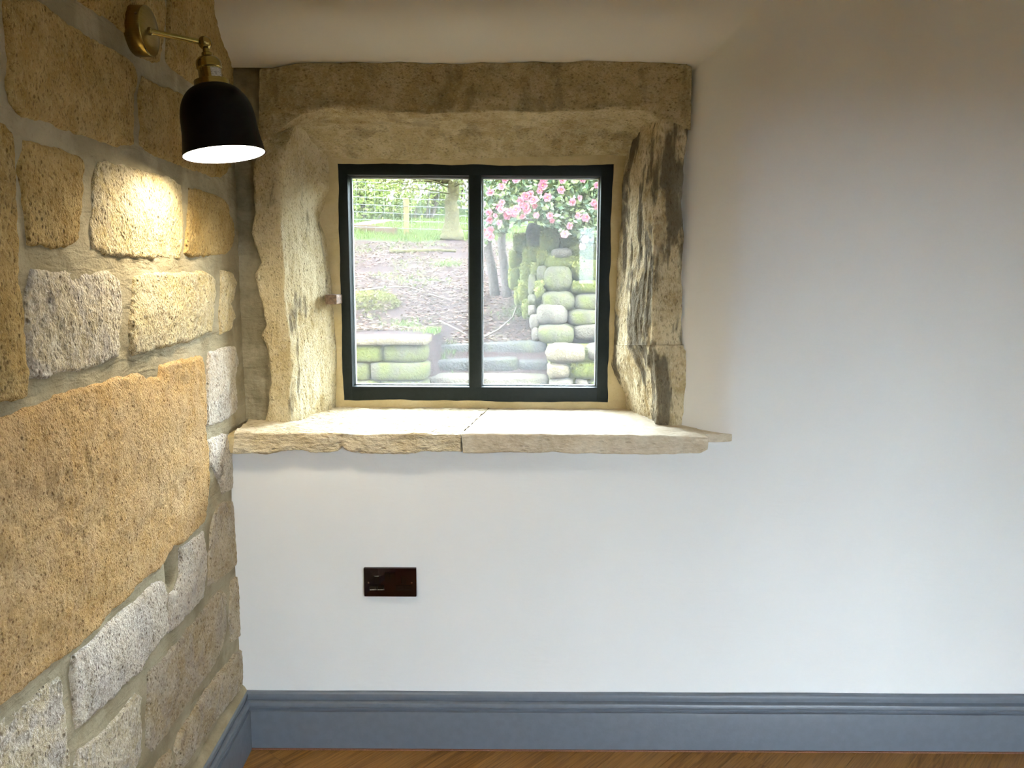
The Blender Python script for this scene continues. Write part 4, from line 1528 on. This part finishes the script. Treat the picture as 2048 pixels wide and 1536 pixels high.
def flower_mesh(seed):
    r = np.random.default_rng(seed)
    V, Fc, C = [], [], []
    for ring, (np_, rad, z, el) in enumerate(((6, 0.046, 0.0, 0.25), (5, 0.034, 0.006, 0.7), (4, 0.02, 0.010, 1.1))):
        for k in range(np_):
            a = 2 * math.pi * (k + 0.5 * ring) / np_ + r.normal(0, 0.1)
            d = np.array([math.cos(a), math.sin(a), 0])
            w = np.array([-math.sin(a), math.cos(a), 0])
            e = el + r.normal(0, 0.12)
            def P(s, t):
                return d * rad * s * math.cos(e) + w * t * rad * 0.62 + np.array([0, 0, z + rad * s * math.sin(e) - 0.15 * rad * t * t])
            b0 = len(V)
            V += [P(0.05, -0.25), P(0.05, 0.25), P(0.65, 0.75), P(1.0, 0.35), P(1.08, 0), P(1.0, -0.35), P(0.65, -0.75)]
            Fc += [(b0, b0 + 1, b0 + 2, b0 + 6), (b0 + 6, b0 + 2, b0 + 3, b0 + 5), (b0 + 5, b0 + 3, b0 + 4)]
            col = np.array([(0.22, 0.080, 0.110), (0.21, 0.055, 0.088), (0.20, 0.034, 0.060)][ring]) * r.uniform(0.85, 1.15)
            C += [col] * 7
    b0 = len(V)
    for k in range(6):
        a = 2 * math.pi * k / 6
        V.append(np.array([0.006 * math.cos(a), 0.006 * math.sin(a), 0.022]))
        C.append(np.array([0.6, 0.42, 0.08]))
    Fc.append(tuple(range(b0, b0 + 6)))
    me = mesh('flower', V, Fc, False)
    vcol(me, np.array(C))
    me.materials.append(M['petal'])
    return me


FM = [flower_mesh(i) for i in range(4)]
FLW = [(1003, 374, 1), (981, 386, 1.1), (1085, 372, 1.2), (1079, 382, 0.9), (1052, 393, 1.2), (1042, 401, 1), (1095, 395, 1.1), (1068, 401, 1.2), (1122, 380, 1.0), (1146, 404, 1), (1159, 396, 0.7), (1187, 406, 0.9), (1194, 413, 0.9),
       (966, 409, 0.8), (1004, 405, 0.8), (998, 414, 0.9), (978, 424, 0.9), (1001, 420, 0.9), (1033, 421, 1.2), (1018, 424, 1), (1015, 431, 1.1), (1052, 413, 1.1), (1054, 422, 1), (1045, 434, 0.8), (1073, 431, 0.8), (1100, 432, 0.9), (1104, 441, 0.7),
       (1156, 431, 0.8), (1171, 436, 1.1), (978, 440, 1), (998, 446, 0.8), (967, 463, 1), (981, 459, 0.9), (982, 474, 1), (974, 470, 0.9), (1139, 452, 0.9), (1130, 469, 1.1), (1170, 478, 1), (1164, 494, 0.9), (1033, 360, 1), (1010, 359, 0.9),
       (1088, 359, 1), (1125, 361, 0.9), (1166, 358, 0.9), (1195, 370, 0.9), (1062, 388, 0.9), (1070, 412, 0.8), (1040, 412, 0.8), (1028, 428, 1.0), (990, 432, 0.7)]
for i, (x, y, s) in enumerate(FLW):
    p = at(x, y, 6.75 + 0.15 * random.random())
    o = link('flower', FM[i % 4], None, CBp)
    d = Vector(CAM - p).normalized() + Vector((random.uniform(-0.6, 0.6), random.uniform(-0.3, 0.3), random.uniform(-0.3, 0.6)))
    o.rotation_euler = d.to_track_quat('Z', 'Y').to_euler()
    o.scale = (s * 0.80,) * 3
    o.location = Vector(p - co)

# ------------------------------------------------------------------ blossom tree
TRp = empty('blossom_tree', ground_at(903, 476))
tag(TRp, 'small tree with mossy trunk and white blossom near the top of the bank', 'tree')
to = np.array(TRp.location)
Yt = float(to[1])
trunk('trunk', [(905, 482, 0), (903, 460, 0), (904, 430, 0), (903, 400, 0), (908, 360, 0), (905, 300, 0)], Yt, [0.24, 0.13, 0.115, 0.10, 0.08, 0.05], M['bark_moss'], TRp, to, 12, 0.05)
tips = []
rb = random.Random(12)
for k in range(26):
    y0 = rb.uniform(305, 395)
    sgn = rb.choice((-1, -1, 1))
    L = rb.uniform(60, 210) if sgn < 0 else rb.uniform(30, 60)
    dy = rb.uniform(-1.6, -0.2)
    dr = rb.uniform(-30, 40)
    pl = [(904, y0, 0), (904 + sgn * L * 0.35, y0 - rb.uniform(2, 18), dy * 0.4), (904 + sgn * L * 0.7, y0 - 10 + dr * 0.4, dy * 0.8), (904 + sgn * L, y0 + dr * 0.6, dy)]
    trunk('branch', pl, Yt, [0.016, 0.010, 0.006, 0.004], M['bark_moss'], TRp, to, 5, 0.05)
    tips.append(pl)
    for j in range(4):
        t0 = rb.uniform(0.3, 1)
        i0 = min(2, int(t0 * 3))
        f0 = t0 * 3 - i0
        a, c = pl[i0], pl[i0 + 1]
        s = tuple(a[m_] + (c[m_] - a[m_]) * f0 for m_ in range(3))
        e = (s[0] + rb.uniform(-35, 30), s[1] + rb.uniform(-24, 26), s[2] + rb.uniform(-0.3, 0.3))
        mid = ((s[0] + e[0]) / 2 + rb.uniform(-4, 4), (s[1] + e[1]) / 2 + rb.uniform(-5, 3), (s[2] + e[2]) / 2)
        tips.append([s, mid, e, e])
tw = MB()
for pl in tips:
    if pl[-1] == pl[-2]:
        P = [at(x, y, Yt + d) - to for x, y, d in pl[:3]]
        tw.tube(resample(P, 7), [0.008, 0.007, 0.006, 0.005, 0.004, 0.004, 0.003], 4)
o = tw.build('twigs', M['bark_moss'], TRp)
o['kind'] = 'stuff'
bl, lf = [], []
for pl in tips:
    for _ in range(9):
        t0 = rb.uniform(0.25, 1)
        i0 = min(2, int(t0 * 3))
        f0 = t0 * 3 - i0
        a, c = pl[i0], pl[i0 + 1]
        s = [a[m_] + (c[m_] - a[m_]) * f0 for m_ in range(3)]
        p = at(s[0] + rb.gauss(0, 3), s[1] + rb.gauss(0, 3), Yt + s[2]) - to
        if rb.random() < 0.10:
            for _ in range(6):
                bl.append(p + np.array([rb.gauss(0, 0.03) for _ in range(3)]))
        else:
            lf.append(p)
leaf_obj('blossom', np.array(bl), 0.05, [(0.75, 0.73, 0.68), (0.68, 0.66, 0.60)], M['petal'], TRp, 1.0, 0.9)
leaf_obj('foliage', np.array(lf), 0.06, [(0.26, 0.29, 0.07), (0.33, 0.34, 0.10)], M['leaf'], TRp, 0.9, 0.5)

# ------------------------------------------------------------------ fence, scrub and hedge
FNp = empty('wire_fence', ground_at(813, 471))
tag(FNp, 'wire fence with a pale timber post at the top of the bank', 'fence')
fo = np.array(FNp.location)
pt = at(813, 396, fo[1])
b = MB()
b.box((-0.045, -0.045, -0.1), (0.045, 0.045, pt[2] - fo[2]), bev=0.006)
b.build('post', M['timber'], FNp)
for k in range(7):
    h = 0.12 + 0.13 * k
    b = MB()
    P = [(x, -0.05 + 0.10 * x, h + 0.05 * x * (-0.5) + float(G(fo[0] + x, fo[1]) - fo[2]) * 0.5) for x in np.linspace(-3.2, 3.2, 14)]
    b.tube(P, 0.004, 4)
    b.build('wire', M['wire'], FNp)
b = MB()
for x in np.arange(-3.1, 3.2, 0.16):
    b.tube([(x, -0.05 + 0.10 * x, 0.05), (x, -0.05 + 0.10 * x, 0.92)], 0.0025, 4)
o = b.build('wire_stays', M['wire'], FNp)
o['kind'] = 'stuff'

pa, pb = ground_at(708, 462), ground_at(792, 472)
b = MB()
d = Vector(pb - pa)
Mx = Matrix.Translation(Vector(pa + pb) / 2 + Vector((0, 0, 0.05))) @ d.to_track_quat('X', 'Z').to_matrix().to_4x4()
b.box((-d.length / 2, -0.03, -0.09), (d.length / 2, 0.03, 0.09), bev=0.004)
o = b.build('edging_plank', M['old_timber'])
o.matrix_world = Mx
tag(o, 'weathered brown plank edging the lawn left of the fence post', 'plank')


def shrub(name, px, Y_, w, h, cols, label, n=5000, d=1.2, size=0.09, stems=9):
    x = at(px, 440, Y_)[0]
    z = float(G(x, Y_))
    t = empty(name, (x, Y_, z - 0.05))
    b = MB()
    for k in range(stems):
        a = RNG.uniform(-0.5, 0.5) * w
        b.tube([(a * 0.3, RNG.uniform(-0.2, 0.2), 0), (a * 0.7, RNG.uniform(-0.4, 0.4), h * 0.5), (a, RNG.uniform(-0.5, 0.5), h * 0.95)], [0.03, 0.02, 0.008], 5)
    b.build('stem', M['bark'], t)
    p = RNG.normal(size=(n, 3))
    p /= np.linalg.norm(p, axis=1)[:, None]
    p *= (RNG.random(n) ** 0.4)[:, None]
    p *= (1 + 0.35 * fbm(p * 2.2 + px * 0.1, 2))[:, None]
    p = p * np.array([w / 2, d / 2, h / 2]) + np.array([0, 0, h / 2])
    leaf_obj('foliage', p, size, cols, M['soft_leaf'], t, 0.9, 0.45, amb=0.48)
    tag(t, label, 'shrub', 'shrubs beyond the fence')


TAN = [(0.30, 0.24, 0.14), (0.26, 0.24, 0.12), (0.34, 0.30, 0.16), (0.22, 0.24, 0.09)]
GRN = [(0.20, 0.29, 0.05), (0.28, 0.34, 0.08), (0.24, 0.28, 0.10)]
YGR = [(0.28, 0.32, 0.09), (0.24, 0.29, 0.07), (0.33, 0.33, 0.14)]
shrub('scrub_bush', 690, 18.0, 3.2, 3.4, TAN, 'pale tan scrub bush beyond the fence, seen at the left pane edge', 6000)
shrub('scrub_bush', 765, 18.8, 2.6, 3.8, TAN, 'tan scrub bush beyond the wire fence, left of the timber post', 6000)
shrub('green_bush', 840, 18.2, 2.2, 2.6, GRN, 'fresh green bush beyond the fence, right of the timber post', 5000)
shrub('green_bush', 905, 19.5, 2.6, 4.2, YGR, 'tall yellow green bush directly behind the blossom tree trunk', 5500)
shrub('green_bush', 730, 17.4, 2.6, 1.3, GRN, 'low green bush along the wire fence, left of the timber post', 4500)
shrub('green_bush', 965, 18.5, 2.4, 3.2, YGR, 'yellow green bush behind the window mullion', 4000)

# ------------------------------------------------------------------ fallen wood
def stick(name, pts, rad, label, cat, mat, n=6, group=None):
    P = resample(pts, len(pts) * 4)
    b = MB()
    k = len(P)
    b.tube(P, [rad * (1 - 0.6 * i / k) for i in range(k)], n)
    o = b.build(name, mat, auto=None)
    tag(o, label, cat, group)
    return o


def gpts(pl, lift):
    out = []
    for x, y in pl:
        p = ground_at(x, y)
        out.append(p + np.array([0, 0, lift]))
    return out


stick('fallen_log', gpts([(780, 506), (830, 505), (870, 503), (912, 505)], 0.02), 0.042, 'dark mossy log lying across the leafy bank below the tree', 'log', M['bark_moss'], 9)
stick('fallen_twig', gpts([(720, 588), (770, 580), (820, 580), (850, 590)], 0.03), 0.013, 'long pale curved twig lying on the middle of the bank', 'twig', M['twig'], 5, 'fallen twigs on the bank')
stick('fallen_twig', gpts([(858, 594), (880, 600), (903, 605)], 0.03), 0.011, 'short pale straight twig on the bank near the mullion', 'twig', M['twig'], 5, 'fallen twigs on the bank')
stick('fallen_twig', gpts([(880, 652), (905, 664), (935, 682)], 0.05), 0.010, 'pale twig leaning beside the corner of the capped wall', 'twig', M['twig'], 5, 'fallen twigs on the bank')
stick('fallen_twig', gpts([(970, 684), (1000, 668), (1025, 645), (1034, 620), (1034, 606)], 0.05), 0.010, 'thin pale vine curving up to the foot of the dry stone wall', 'vine', M['twig'], 5, 'fallen twigs on the bank')
